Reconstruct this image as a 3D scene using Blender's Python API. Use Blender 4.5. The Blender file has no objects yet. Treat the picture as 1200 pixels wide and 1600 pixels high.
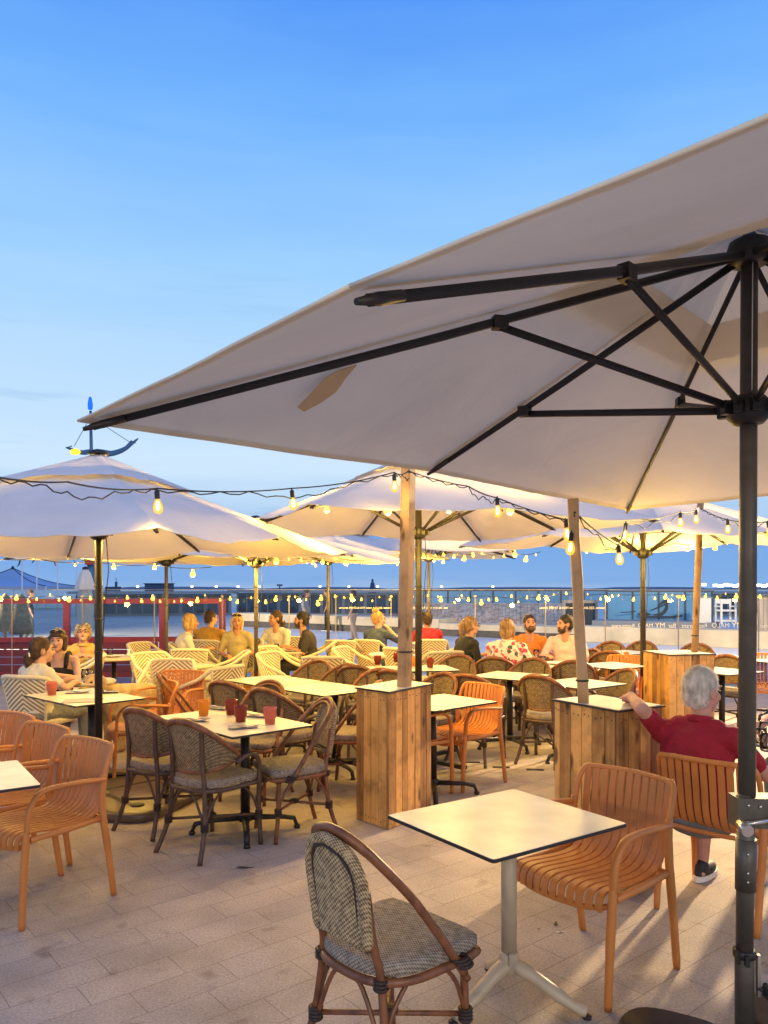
import bpy, math, random
from mathutils import Vector, Matrix, Euler
random.seed(7)
PI = math.pi
R = math.radians
scene = bpy.context.scene
C = scene.collection

# ------------------------------------------------------------------ camera
CAM_H, F, HY = 1.65, 1202.0, 918.0          # eye height, focal length in photo pixels, horizon row
cam_d = bpy.data.cameras.new('camera'); cam = bpy.data.objects.new('camera', cam_d); C.objects.link(cam)
cam.location = (0, 0, CAM_H); cam.rotation_euler = (R(90), 0, 0)
cam_d.sensor_fit = 'HORIZONTAL'; cam_d.sensor_width = 36.0
cam_d.lens = F / 1200.0 * 36.0
cam_d.shift_y = (HY - 800.0) / 1200.0
cam_d.clip_start = 0.05; cam_d.clip_end = 6000
scene.camera = cam

# ------------------------------------------------------------------ world, dusk sky
def srgb(r, g, b):
    f = lambda c: (c / 12.92 if c <= .04045 else ((c + .055) / 1.055) ** 2.4)
    return (f(r / 255), f(g / 255), f(b / 255), 1)
w = bpy.data.worlds.new('World'); scene.world = w; w.use_nodes = True
nt = w.node_tree; nt.nodes.clear()
def N(nt, t, **kw):
    n = nt.nodes.new(t)
    for k, v in kw.items(): setattr(n, k, v)
    return n
def L(nt, a, b): nt.links.new(a, b)
wo = N(nt, 'ShaderNodeOutputWorld'); bg = N(nt, 'ShaderNodeBackground')
tc = N(nt, 'ShaderNodeTexCoord'); sx = N(nt, 'ShaderNodeSeparateXYZ'); L(nt, tc.outputs['Generated'], sx.inputs[0])
mp = N(nt, 'ShaderNodeMapping'); mp.inputs['Scale'].default_value = (2.2, 2.2, 16); L(nt, tc.outputs['Generated'], mp.inputs[0])
cn = N(nt, 'ShaderNodeTexNoise'); cn.inputs['Scale'].default_value = 1.6; cn.inputs['Detail'].default_value = 5; L(nt, mp.outputs[0], cn.inputs[0])
m1 = N(nt, 'ShaderNodeMath', operation='SUBTRACT'); L(nt, cn.outputs[0], m1.inputs[0]); m1.inputs[1].default_value = .5
m2 = N(nt, 'ShaderNodeMath', operation='MULTIPLY'); L(nt, m1.outputs[0], m2.inputs[0]); m2.inputs[1].default_value = .085
m3 = N(nt, 'ShaderNodeMath', operation='ADD'); L(nt, sx.outputs['Z'], m3.inputs[0]); L(nt, m2.outputs[0], m3.inputs[1])
rp = N(nt, 'ShaderNodeValToRGB'); cr = rp.color_ramp
SKY = [(0.0, (156, 188, 228)), (.012, (136, 178, 232)), (.07, (116, 169, 232)), (.098, (180, 212, 244)), (.15, (208, 233, 255)), (.25, (190, 224, 255)),
       (.38, (160, 210, 255)), (.52, (118, 182, 255)), (.62, (88, 155, 250)), (1.0, (58, 112, 225))]
while len(cr.elements) < len(SKY): cr.elements.new(.5)
for e, (p, c) in zip(cr.elements, SKY): e.position = p; e.color = srgb(*c)
L(nt, m3.outputs[0], rp.inputs[0])
mp2 = N(nt, 'ShaderNodeMapping'); mp2.inputs['Scale'].default_value = (1.6, 1.6, 15); mp2.inputs['Location'].default_value = (.35, .2, 1.1); L(nt, tc.outputs['Generated'], mp2.inputs[0])
c2 = N(nt, 'ShaderNodeTexNoise'); c2.inputs['Scale'].default_value = 2.6; c2.inputs['Detail'].default_value = 7; c2.inputs['Roughness'].default_value = .55; L(nt, mp2.outputs[0], c2.inputs[0])
cr2 = N(nt, 'ShaderNodeValToRGB'); cr2.color_ramp.elements[0].position = .56; cr2.color_ramp.elements[1].position = .74; L(nt, c2.outputs[0], cr2.inputs[0])
hb = N(nt, 'ShaderNodeValToRGB'); hb.color_ramp.elements[0].position = .10; hb.color_ramp.elements[1].position = .5; hb.color_ramp.elements[0].color = (.5, .5, .5, 1); hb.color_ramp.elements[1].color = (0, 0, 0, 1); L(nt, sx.outputs['Z'], hb.inputs[0])
cf = N(nt, 'ShaderNodeMath', operation='MULTIPLY'); L(nt, cr2.outputs[0], cf.inputs[0]); L(nt, hb.outputs[0], cf.inputs[1])
cm_ = N(nt, 'ShaderNodeMix', data_type='RGBA'); L(nt, cf.outputs[0], cm_.inputs[0]); L(nt, rp.outputs[0], cm_.inputs[6]); cm_.inputs[7].default_value = srgb(120, 165, 222)
L(nt, cm_.outputs[2], bg.inputs[0])
bg.inputs[1].default_value = 1.0
L(nt, bg.outputs[0], wo.inputs[0])

# faint afterglow of the set sun
sun_d = bpy.data.lights.new('sun', 'SUN'); sun = bpy.data.objects.new('sun', sun_d); C.objects.link(sun)
sun_d.energy = 0.5; sun_d.angle = R(50); sun_d.color = (1, .73, .42)
sun.rotation_euler = (R(58), 0, R(24))

scene.view_settings.view_transform = 'Standard'; scene.view_settings.look = 'None'
scene.view_settings.exposure = 0.0; scene.view_settings.gamma = 1.0
try:
    scene.cycles.use_denoising = True; scene.cycles.max_bounces = 7; scene.cycles.transparent_max_bounces = 16
    scene.cycles.diffuse_bounces = 4; scene.cycles.transmission_bounces = 6
    scene.cycles.sample_clamp_indirect = 3.0; scene.cycles.caustics_reflective = False; scene.cycles.caustics_refractive = False
    scene.cycles.use_light_tree = True
except Exception: pass

WARM = (1.0, .61, .10)
def lamp(loc, power, radius=.04, color=WARM, name='bulb_light', parent=None):
    d = bpy.data.lights.new(name, 'POINT'); d.energy = power; d.shadow_soft_size = radius; d.color = color
    o = bpy.data.objects.new(name, d); C.objects.link(o); o.location = loc
    if parent: o.parent = parent
    return o

# ------------------------------------------------------------------ mesh builder
class MB:
    def __init__(s): s.v = []; s.f = []; s.sm = []; s.mi = []; s.tint = []; s._t = 0.5; s._m = 0
    def add(s, vs, fs, smooth=False):
        b = len(s.v); s.v += [tuple(v) for v in vs]; s.tint += [s._t] * len(vs)
        for f in fs: s.f.append(tuple(i + b for i in f)); s.sm.append(smooth); s.mi.append(s._m)
        return s
    def box(s, c, d, rot=None, taper=1.0):
        x, y, z = d[0] / 2, d[1] / 2, d[2] / 2
        vs = [Vector((a * x * (taper if e > 0 else 1), b * y * (taper if e > 0 else 1), e * z)) for e in (-1, 1) for b in (-1, 1) for a in (-1, 1)]
        if rot is not None: vs = [rot @ v for v in vs]
        vs = [v + Vector(c) for v in vs]
        return s.add(vs, [(0, 2, 3, 1), (4, 5, 7, 6), (0, 1, 5, 4), (2, 6, 7, 3), (0, 4, 6, 2), (1, 3, 7, 5)])
    def tube(s, pts, r, seg=8, cap=True, closed=False, flat=None):
        pts = [Vector(p) for p in pts]; n = len(pts)
        rs = r if isinstance(r, (list, tuple)) else [r] * n
        up = None; rings = []
        for i, p in enumerate(pts):
            a = pts[i - 1] if (i > 0 or closed) else p
            b = pts[(i + 1) % n] if (i < n - 1 or closed) else p
            t = (b - a).normalized() if (b - a).length > 1e-9 else Vector((0, 0, 1))
            if up is None:
                up = Vector((0, 0, 1)) if abs(t.z) < .9 else Vector((0, 1, 0))
            x = t.cross(up)
            if x.length < 1e-6: x = t.cross(Vector((1, 0, 0)))
            x.normalize(); y = x.cross(t).normalized(); up = y
            fx, fy = flat if flat else (1, 1)
            rings.append([p + x * (rs[i] * fx * math.cos(2 * PI * k / seg)) + y * (rs[i] * fy * math.sin(2 * PI * k / seg)) for k in range(seg)])
        vs = [v for rg in rings for v in rg]; fs = []
        m = n if closed else n - 1
        for i in range(m):
            j = (i + 1) % n
            for k in range(seg):
                l = (k + 1) % seg
                fs.append((i * seg + k, i * seg + l, j * seg + l, j * seg + k))
        s.add(vs, fs, True)
        if cap and not closed:
            b = len(s.v) - len(vs)
            s.f.append(tuple(b + k for k in range(seg))[::-1]); s.sm.append(False); s.mi.append(s._m)
            s.f.append(tuple(b + (n - 1) * seg + k for k in range(seg))); s.sm.append(False); s.mi.append(s._m)
        return s
    def strip(s, pts, wv, th, nrm=None):          # flat strap: path, half width vector, thickness
        pts = [Vector(p) for p in pts]; wv = Vector(wv); n = len(pts); vs = []
        for i, p in enumerate(pts):
            t = (pts[min(i + 1, n - 1)] - pts[max(i - 1, 0)]).normalized()
            nn = t.cross(wv).normalized() * (th / 2)
            vs += [p - wv - nn, p + wv - nn, p + wv + nn, p - wv + nn]
        fs = []
        for i in range(n - 1):
            for k in range(4):
                l = (k + 1) % 4; fs.append((i * 4 + k, i * 4 + l, i * 4 + 4 + l, i * 4 + 4 + k))
        fs += [(3, 2, 1, 0), tuple((n - 1) * 4 + k for k in range(4))]
        return s.add(vs, fs, False)
    def lathe(s, prof, c=(0, 0, 0), seg=16, smooth=True, rot=None):
        vs = []
        for r, z in prof:
            for k in range(seg):
                v = Vector((r * math.cos(2 * PI * k / seg), r * math.sin(2 * PI * k / seg), z))
                vs.append((rot @ v if rot is not None else v) + Vector(c))
        fs = []
        for i in range(len(prof) - 1):
            for k in range(seg):
                l = (k + 1) % seg; fs.append((i * seg + k, i * seg + l, i * seg + seg + l, i * seg + seg + k))
        if prof[0][0] > 1e-5: fs.append(tuple(range(seg))[::-1])
        if prof[-1][0] > 1e-5: fs.append(tuple((len(prof) - 1) * seg + k for k in range(seg)))
        return s.add(vs, fs, smooth)
    def prism(s, poly, z0, z1, smooth=False):
        n = len(poly); vs = [(x, y, z0) for x, y in poly] + [(x, y, z1) for x, y in poly]
        fs = [tuple(range(n))[::-1], tuple(range(n, 2 * n))] + [(i, (i + 1) % n, n + (i + 1) % n, n + i) for i in range(n)]
        return s.add(vs, fs, smooth)
    def grid(s, fn, nu, nv, smooth=True):
        vs = [fn(i / nu, j / nv) for i in range(nu + 1) for j in range(nv + 1)]
        fs = [(i * (nv + 1) + j, (i + 1) * (nv + 1) + j, (i + 1) * (nv + 1) + j + 1, i * (nv + 1) + j + 1) for i in range(nu) for j in range(nv)]
        return s.add(vs, fs, smooth)
    def ell(s, c, r, rot=None, seg=14, rg=9):
        vs = []; c = Vector(c)
        if not isinstance(r, (tuple, list)): r = (r, r, r)
        for i in range(1, rg):
            a = PI * i / rg
            for k in range(seg):
                b = 2 * PI * k / seg
                v = Vector((r[0] * math.sin(a) * math.cos(b), r[1] * math.sin(a) * math.sin(b), r[2] * math.cos(a)))
                vs.append((rot @ v if rot is not None else v) + c)
        t = Vector((0, 0, r[2])); t = rot @ t if rot is not None else t
        vs += [c + t, c - t]; T = len(vs) - 2; B = T + 1; fs = []
        for i in range(rg - 2):
            for k in range(seg):
                l = (k + 1) % seg; fs.append((i * seg + k, i * seg + seg + k, i * seg + seg + l, i * seg + l))
        for k in range(seg):
            l = (k + 1) % seg; fs.append((T, k, l)); fs.append((B, (rg - 2) * seg + l, (rg - 2) * seg + k))
        return s.add(vs, fs, True)
    def cap(s, a, b, ra, rb, seg=10):
        a = Vector(a); b = Vector(b)
        s.ell(a, ra, seg=seg, rg=7); s.ell(b, rb, seg=seg, rg=7)
        return s.tube([a, b], [ra, rb], seg)
    def mesh(s, name, mats):
        me = bpy.data.meshes.new(name); me.from_pydata(s.v, [], s.f); me.update()
        me.polygons.foreach_set('use_smooth', s.sm); me.polygons.foreach_set('material_index', s.mi)
        if any(t != .5 for t in s.tint):
            at = me.attributes.new('tint', 'FLOAT', 'POINT'); at.data.foreach_set('value', s.tint)
        for m in (mats if isinstance(mats, (list, tuple)) else [mats]): me.materials.append(m)
        return me
    def build(s, name, mats, parent=None):
        o = bpy.data.objects.new(name, s.mesh(name, mats)); C.objects.link(o)
        if parent: o.parent = parent
        return o

def bez(pts, n=8):                       # Catmull-Rom through points
    pts = [Vector(p) for p in pts]; out = []
    for i in range(len(pts) - 1):
        p0 = pts[max(i - 1, 0)]; p1 = pts[i]; p2 = pts[i + 1]; p3 = pts[min(i + 2, len(pts) - 1)]
        for k in range(n):
            t = k / n
            out.append(.5 * ((2 * p1) + (p2 - p0) * t + (2 * p0 - 5 * p1 + 4 * p2 - p3) * t * t + (3 * p1 - p0 - 3 * p2 + p3) * t ** 3))
    return out + [pts[-1]]
def tag(o, label=None, cat=None, group=None, kind=None):
    if label: o['label'] = label
    if cat: o['category'] = cat
    if group: o['group'] = group
    if kind: o['kind'] = kind
    return o
def thing(name, label, cat, loc=(0, 0, 0), rz=0, group=None):
    o = bpy.data.objects.new(name, None); C.objects.link(o); o.location = loc; o.rotation_euler = (0, 0, rz); o.empty_display_size = .1
    return tag(o, label, cat, group)
def dup(root, loc, rz, label, group=None):
    r = root.copy(); C.objects.link(r); r.location = loc; r.rotation_euler = (0, 0, rz); r['label'] = label
    if group: r['group'] = group
    for ch in root.children:
        c = ch.copy(); C.objects.link(c); c.parent = r
        for g in ch.children:
            d = g.copy(); C.objects.link(d); d.parent = c
    return r
def rzf(fx, fy): return math.atan2(-fx, fy)
def at(px, d): return ((px - 600.0) / F * d, d)
def P3(px, py, d): return Vector(((px - 600.0) / F * d, d, CAM_H + (HY - py) / F * d))

# ------------------------------------------------------------------ materials
def mat(name, col, rough=.6, metal=0., var=0., vscale=8., bump=0., bscale=60., spec=.5, stretch=(1, 1, 1), detail=4, bdist=.01):
    m = bpy.data.materials.new(name); m.use_nodes = True; t = m.node_tree; b = t.nodes['Principled BSDF']
    c = col if len(col) == 4 else (*col, 1)
    b.inputs['Base Color'].default_value = c; b.inputs['Roughness'].default_value = rough; b.inputs['Metallic'].default_value = metal
    b.inputs['Specular IOR Level'].default_value = spec
    if var or bump:
        tc = N(t, 'ShaderNodeTexCoord'); mp = N(t, 'ShaderNodeMapping'); mp.inputs['Scale'].default_value = stretch; L(t, tc.outputs['Object'], mp.inputs[0])
    if var:
        n = N(t, 'ShaderNodeTexNoise'); n.inputs['Scale'].default_value = vscale; n.inputs['Detail'].default_value = detail; L(t, mp.outputs[0], n.inputs[0])
        r = N(t, 'ShaderNodeValToRGB'); r.color_ramp.elements[0].position = .3; r.color_ramp.elements[1].position = .7
        r.color_ramp.elements[0].color = tuple(x * (1 - var) for x in c[:3]) + (1,); r.color_ramp.elements[1].color = tuple(min(1, x * (1 + var)) for x in c[:3]) + (1,)
        L(t, n.outputs[0], r.inputs[0]); L(t, r.outputs[0], b.inputs['Base Color'])
    if bump:
        n2 = N(t, 'ShaderNodeTexNoise'); n2.inputs['Scale'].default_value = bscale; n2.inputs['Detail'].default_value = 3; L(t, mp.outputs[0], n2.inputs[0])
        bp = N(t, 'ShaderNodeBump'); bp.inputs['Strength'].default_value = bump; bp.inputs['Distance'].default_value = bdist
        L(t, n2.outputs[0], bp.inputs['Height']); L(t, bp.outputs[0], b.inputs['Normal'])
    return m
def canvas_mat(name, col, trans=.35):
    m = bpy.data.materials.new(name); m.use_nodes = True; t = m.node_tree; t.nodes.clear()
    o = N(t, 'ShaderNodeOutputMaterial'); d = N(t, 'ShaderNodeBsdfDiffuse'); tr = N(t, 'ShaderNodeBsdfTranslucent'); mx = N(t, 'ShaderNodeMixShader')
    tc = N(t, 'ShaderNodeTexCoord'); n = N(t, 'ShaderNodeTexNoise'); n.inputs['Scale'].default_value = 1.3; n.inputs['Detail'].default_value = 8; n.inputs['Roughness'].default_value = .6
    L(t, tc.outputs['Object'], n.inputs[0])
    r = N(t, 'ShaderNodeValToRGB'); r.color_ramp.elements[0].position = .3; r.color_ramp.elements[1].position = .62
    r.color_ramp.elements[0].color = tuple(x * .88 for x in col) + (1,); r.color_ramp.elements[1].color = (*col, 1)
    L(t, n.outputs[0], r.inputs[0])
    n2 = N(t, 'ShaderNodeTexNoise'); n2.inputs['Scale'].default_value = 2.6; n2.inputs['Detail'].default_value = 3; n2.inputs['Distortion'].default_value = 1.2; L(t, tc.outputs['Object'], n2.inputs[0])
    bp = N(t, 'ShaderNodeBump'); bp.inputs['Strength'].default_value = .2; bp.inputs['Distance'].default_value = .05; L(t, n2.outputs[0], bp.inputs['Height'])
    for q in (d, tr): L(t, r.outputs[0], q.inputs[0]); L(t, bp.outputs[0], q.inputs['Normal'])
    mx.inputs[0].default_value = trans; L(t, d.outputs[0], mx.inputs[1]); L(t, tr.outputs[0], mx.inputs[2]); L(t, mx.outputs[0], o.inputs[0])
    return m
def emit_mat(name, col, strength, sample=False):
    m = bpy.data.materials.new(name); m.use_nodes = True; b = m.node_tree.nodes['Principled BSDF']
    b.inputs['Base Color'].default_value = (*col, 1); b.inputs['Emission Color'].default_value = (*col, 1); b.inputs['Emission Strength'].default_value = strength
    if not sample:
        try: m.cycles.emission_sampling = 'NONE'
        except Exception: pass
    return m
def glass_mat(name, tint=(.93, .96, .96), refl=1.0):
    m = bpy.data.materials.new(name); m.use_nodes = True; t = m.node_tree; t.nodes.clear()
    o = N(t, 'ShaderNodeOutputMaterial'); g = N(t, 'ShaderNodeBsdfGlossy'); tr = N(t, 'ShaderNodeBsdfTransparent'); mx = N(t, 'ShaderNodeMixShader')
    g.inputs['Roughness'].default_value = .02; tr.inputs[0].default_value = (*tint, 1)
    fr = N(t, 'ShaderNodeFresnel'); fr.inputs[0].default_value = 1.45
    mu = N(t, 'ShaderNodeMath', operation='MULTIPLY'); mu.inputs[1].default_value = refl; L(t, fr.outputs[0], mu.inputs[0])
    L(t, mu.outputs[0], mx.inputs[0]); L(t, tr.outputs[0], mx.inputs[1]); L(t, g.outputs[0], mx.inputs[2]); L(t, mx.outputs[0], o.inputs[0])
    return m
def stained(name, col):
    m = bpy.data.materials.new(name); m.use_nodes = True; t = m.node_tree; b = t.nodes['Principled BSDF']; o = t.nodes['Material Output']
    b.inputs['Base Color'].default_value = (*col, 1); b.inputs['Roughness'].default_value = .12
    tr = N(t, 'ShaderNodeBsdfTransparent'); tr.inputs[0].default_value = (*[min(1, c * 1.25 + .05) for c in col], 1); mx = N(t, 'ShaderNodeMixShader'); mx.inputs[0].default_value = .45
    L(t, b.outputs[0], mx.inputs[1]); L(t, tr.outputs[0], mx.inputs[2]); L(t, mx.outputs[0], o.inputs[0]); return m
def bulb_glass():
    m = bpy.data.materials.new('bulb_glass'); m.use_nodes = True; t = m.node_tree; t.nodes.clear()
    o = N(t, 'ShaderNodeOutputMaterial'); e = N(t, 'ShaderNodeEmission'); tr = N(t, 'ShaderNodeBsdfTransparent'); mx = N(t, 'ShaderNodeMixShader')
    e.inputs[0].default_value = (1, .55, .06, 1); e.inputs[1].default_value = 1.7; mx.inputs[0].default_value = .52; tr.inputs[0].default_value = (1, .93, .75, 1)
    L(t, tr.outputs[0], mx.inputs[1]); L(t, e.outputs[0], mx.inputs[2]); L(t, mx.outputs[0], o.inputs[0])
    try: m.cycles.emission_sampling = 'NONE'
    except Exception: pass
    return m
def weave_mat(name, a, b, scale=120., rough=.75):          # woven strands: two crossing wave textures
    m = bpy.data.materials.new(name); m.use_nodes = True; t = m.node_tree; bs = t.nodes['Principled BSDF']; bs.inputs['Roughness'].default_value = rough
    tc = N(t, 'ShaderNodeTexCoord'); sp = N(t, 'ShaderNodeSeparateXYZ'); L(t, tc.outputs['Object'], sp.inputs[0])
    def sine(sock, sc, ph=0):
        q = N(t, 'ShaderNodeMath', operation='MULTIPLY_ADD'); q.inputs[1].default_value = sc; q.inputs[2].default_value = ph; L(t, sock, q.inputs[0])
        s_ = N(t, 'ShaderNodeMath', operation='SINE'); L(t, q.outputs[0], s_.inputs[0]); return s_.outputs[0]
    hx = N(t, 'ShaderNodeMath', operation='MULTIPLY_ADD'); L(t, sp.outputs['Y'], hx.inputs[0]); hx.inputs[1].default_value = .55; L(t, sp.outputs['X'], hx.inputs[2])
    vz = N(t, 'ShaderNodeMath', operation='MULTIPLY_ADD'); L(t, sp.outputs['Y'], vz.inputs[0]); vz.inputs[1].default_value = .95; L(t, sp.outputs['Z'], vz.inputs[2])
    s1 = sine(hx.outputs[0], scale * 5.2); s2 = sine(vz.outputs[0], scale * 6.)
    pr = N(t, 'ShaderNodeMath', operation='MULTIPLY'); L(t, s1, pr.inputs[0]); L(t, s2, pr.inputs[1])
    nz = N(t, 'ShaderNodeTexNoise'); nz.inputs['Scale'].default_value = 45; nz.inputs['Detail'].default_value = 3; L(t, tc.outputs['Object'], nz.inputs[0])
    ad = N(t, 'ShaderNodeMath', operation='MULTIPLY_ADD'); L(t, pr.outputs[0], ad.inputs[0]); ad.inputs[1].default_value = .32; L(t, nz.outputs[0], ad.inputs[2])
    r = N(t, 'ShaderNodeValToRGB'); r.color_ramp.elements[0].position = .3; r.color_ramp.elements[1].position = .68
    r.color_ramp.elements[0].color = (*a, 1); r.color_ramp.elements[1].color = (*b, 1); L(t, ad.outputs[0], r.inputs[0]); L(t, r.outputs[0], bs.inputs['Base Color'])
    bp = N(t, 'ShaderNodeBump'); bp.inputs['Strength'].default_value = .6; bp.inputs['Distance'].default_value = .003; L(t, pr.outputs[0], bp.inputs['Height']); L(t, bp.outputs[0], bs.inputs['Normal'])
    return m
def chevron_mat(name, a, b):
    m = bpy.data.materials.new(name); m.use_nodes = True; t = m.node_tree; bs = t.nodes['Principled BSDF']; bs.inputs['Roughness'].default_value = .6
    tc = N(t, 'ShaderNodeTexCoord'); sp = N(t, 'ShaderNodeSeparateXYZ'); L(t, tc.outputs['Object'], sp.inputs[0])
    ab = N(t, 'ShaderNodeMath', operation='ABSOLUTE'); L(t, sp.outputs['X'], ab.inputs[0])
    s1 = N(t, 'ShaderNodeMath', operation='SUBTRACT'); L(t, sp.outputs['Z'], s1.inputs[1]); 
    k = N(t, 'ShaderNodeMath', operation='MULTIPLY'); L(t, ab.outputs[0], k.inputs[0]); k.inputs[1].default_value = -.75
    L(t, k.outputs[0], s1.inputs[0])
    q = N(t, 'ShaderNodeMath', operation='MULTIPLY'); L(t, s1.outputs[0], q.inputs[0]); q.inputs[1].default_value = 150
    sn = N(t, 'ShaderNodeMath', operation='SINE'); L(t, q.outputs[0], sn.inputs[0])
    r = N(t, 'ShaderNodeValToRGB'); r.color_ramp.elements[0].position = .3; r.color_ramp.elements[1].position = .52
    mr = N(t, 'ShaderNodeMath', operation='MULTIPLY_ADD'); L(t, sn.outputs[0], mr.inputs[0]); mr.inputs[1].default_value = .5; mr.inputs[2].default_value = .5
    r.color_ramp.elements[0].color = (*a, 1); r.color_ramp.elements[1].color = (*b, 1); L(t, mr.outputs[0], r.inputs[0]); L(t, r.outputs[0], bs.inputs['Base Color'])
    bp = N(t, 'ShaderNodeBump'); bp.inputs['Strength'].default_value = .5; bp.inputs['Distance'].default_value = .004; L(t, mr.outputs[0], bp.inputs['Height']); L(t, bp.outputs[0], bs.inputs['Normal'])
    return m
def wood_mat(name, dark, light, grain=1.0, rough=.65):
    m = bpy.data.materials.new(name); m.use_nodes = True; t = m.node_tree; bs = t.nodes['Principled BSDF']; bs.inputs['Roughness'].default_value = rough
    tc = N(t, 'ShaderNodeTexCoord'); at_ = N(t, 'ShaderNodeAttribute', attribute_name='tint')
    of = N(t, 'ShaderNodeVectorMath', operation='MULTIPLY_ADD'); L(t, at_.outputs['Vector'], of.inputs[0]); of.inputs[1].default_value = (17, 9, 23); L(t, tc.outputs['Object'], of.inputs[2])
    mp = N(t, 'ShaderNodeMapping'); mp.inputs['Scale'].default_value = (30 * grain, 30 * grain, 1.3 * grain); L(t, of.outputs[0], mp.inputs[0])
    n = N(t, 'ShaderNodeTexNoise'); n.inputs['Scale'].default_value = 1.; n.inputs['Detail'].default_value = 5; n.inputs['Distortion'].default_value = .6; L(t, mp.outputs[0], n.inputs[0])
    m2 = N(t, 'ShaderNodeMapping'); m2.inputs['Scale'].default_value = (5, 5, 2.2); L(t, of.outputs[0], m2.inputs[0])
    n2 = N(t, 'ShaderNodeTexNoise'); n2.inputs['Scale'].default_value = 1.; n2.inputs['Detail'].default_value = 3; L(t, m2.outputs[0], n2.inputs[0])
    ad = N(t, 'ShaderNodeMath', operation='MULTIPLY_ADD'); L(t, n2.outputs[0], ad.inputs[0]); ad.inputs[1].default_value = .55
    gr = N(t, 'ShaderNodeMath', operation='MULTIPLY'); L(t, n.outputs[0], gr.inputs[0]); gr.inputs[1].default_value = .5; L(t, gr.outputs[0], ad.inputs[2])
    a2 = N(t, 'ShaderNodeMath', operation='MULTIPLY_ADD'); L(t, at_.outputs['Fac'], a2.inputs[0]); a2.inputs[1].default_value = .5; L(t, ad.outputs[0], a2.inputs[2])
    r = N(t, 'ShaderNodeValToRGB'); r.color_ramp.elements[0].position = .38; r.color_ramp.elements[1].position = 1.0
    r.color_ramp.elements[0].color = (*dark, 1); r.color_ramp.elements[1].color = (*light, 1); L(t, a2.outputs[0], r.inputs[0])
    vo = N(t, 'ShaderNodeTexVoronoi'); vo.inputs['Scale'].default_value = 1.0; m3 = N(t, 'ShaderNodeMapping'); m3.inputs['Scale'].default_value = (8, 8, 3.2); L(t, of.outputs[0], m3.inputs[0]); L(t, m3.outputs[0], vo.inputs[0])
    kr = N(t, 'ShaderNodeValToRGB'); kr.color_ramp.elements[0].position = .12; kr.color_ramp.elements[1].position = .22; kr.color_ramp.elements[0].color = (.16, .12, .1, 1); kr.color_ramp.elements[1].color = (1, 1, 1, 1)
    L(t, vo.outputs['Distance'], kr.inputs[0])
    sn = N(t, 'ShaderNodeTexNoise'); sn.inputs['Scale'].default_value = 5.5; sn.inputs['Detail'].default_value = 7; sn.inputs['Roughness'].default_value = .65; L(t, of.outputs[0], sn.inputs[0])
    sr = N(t, 'ShaderNodeValToRGB'); sr.color_ramp.elements[0].position = .34; sr.color_ramp.elements[1].position = .52; sr.color_ramp.elements[0].color = (.40, .36, .34, 1); sr.color_ramp.elements[1].color = (1, 1, 1, 1); L(t, sn.outputs[0], sr.inputs[0])
    m0 = N(t, 'ShaderNodeMix', data_type='RGBA', blend_type='MULTIPLY'); m0.inputs[0].default_value = .62; L(t, r.outputs[0], m0.inputs[6]); L(t, sr.outputs[0], m0.inputs[7])
    mx = N(t, 'ShaderNodeMix', data_type='RGBA', blend_type='MULTIPLY'); mx.inputs[0].default_value = .9; L(t, m0.outputs[2], mx.inputs[6]); L(t, kr.outputs[0], mx.inputs[7])
    L(t, mx.outputs[2], bs.inputs['Base Color'])
    bp = N(t, 'ShaderNodeBump'); bp.inputs['Strength'].default_value = .35; bp.inputs['Distance'].default_value = .004; L(t, n.outputs[0], bp.inputs['Height']); L(t, bp.outputs[0], bs.inputs['Normal'])
    return m
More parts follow.
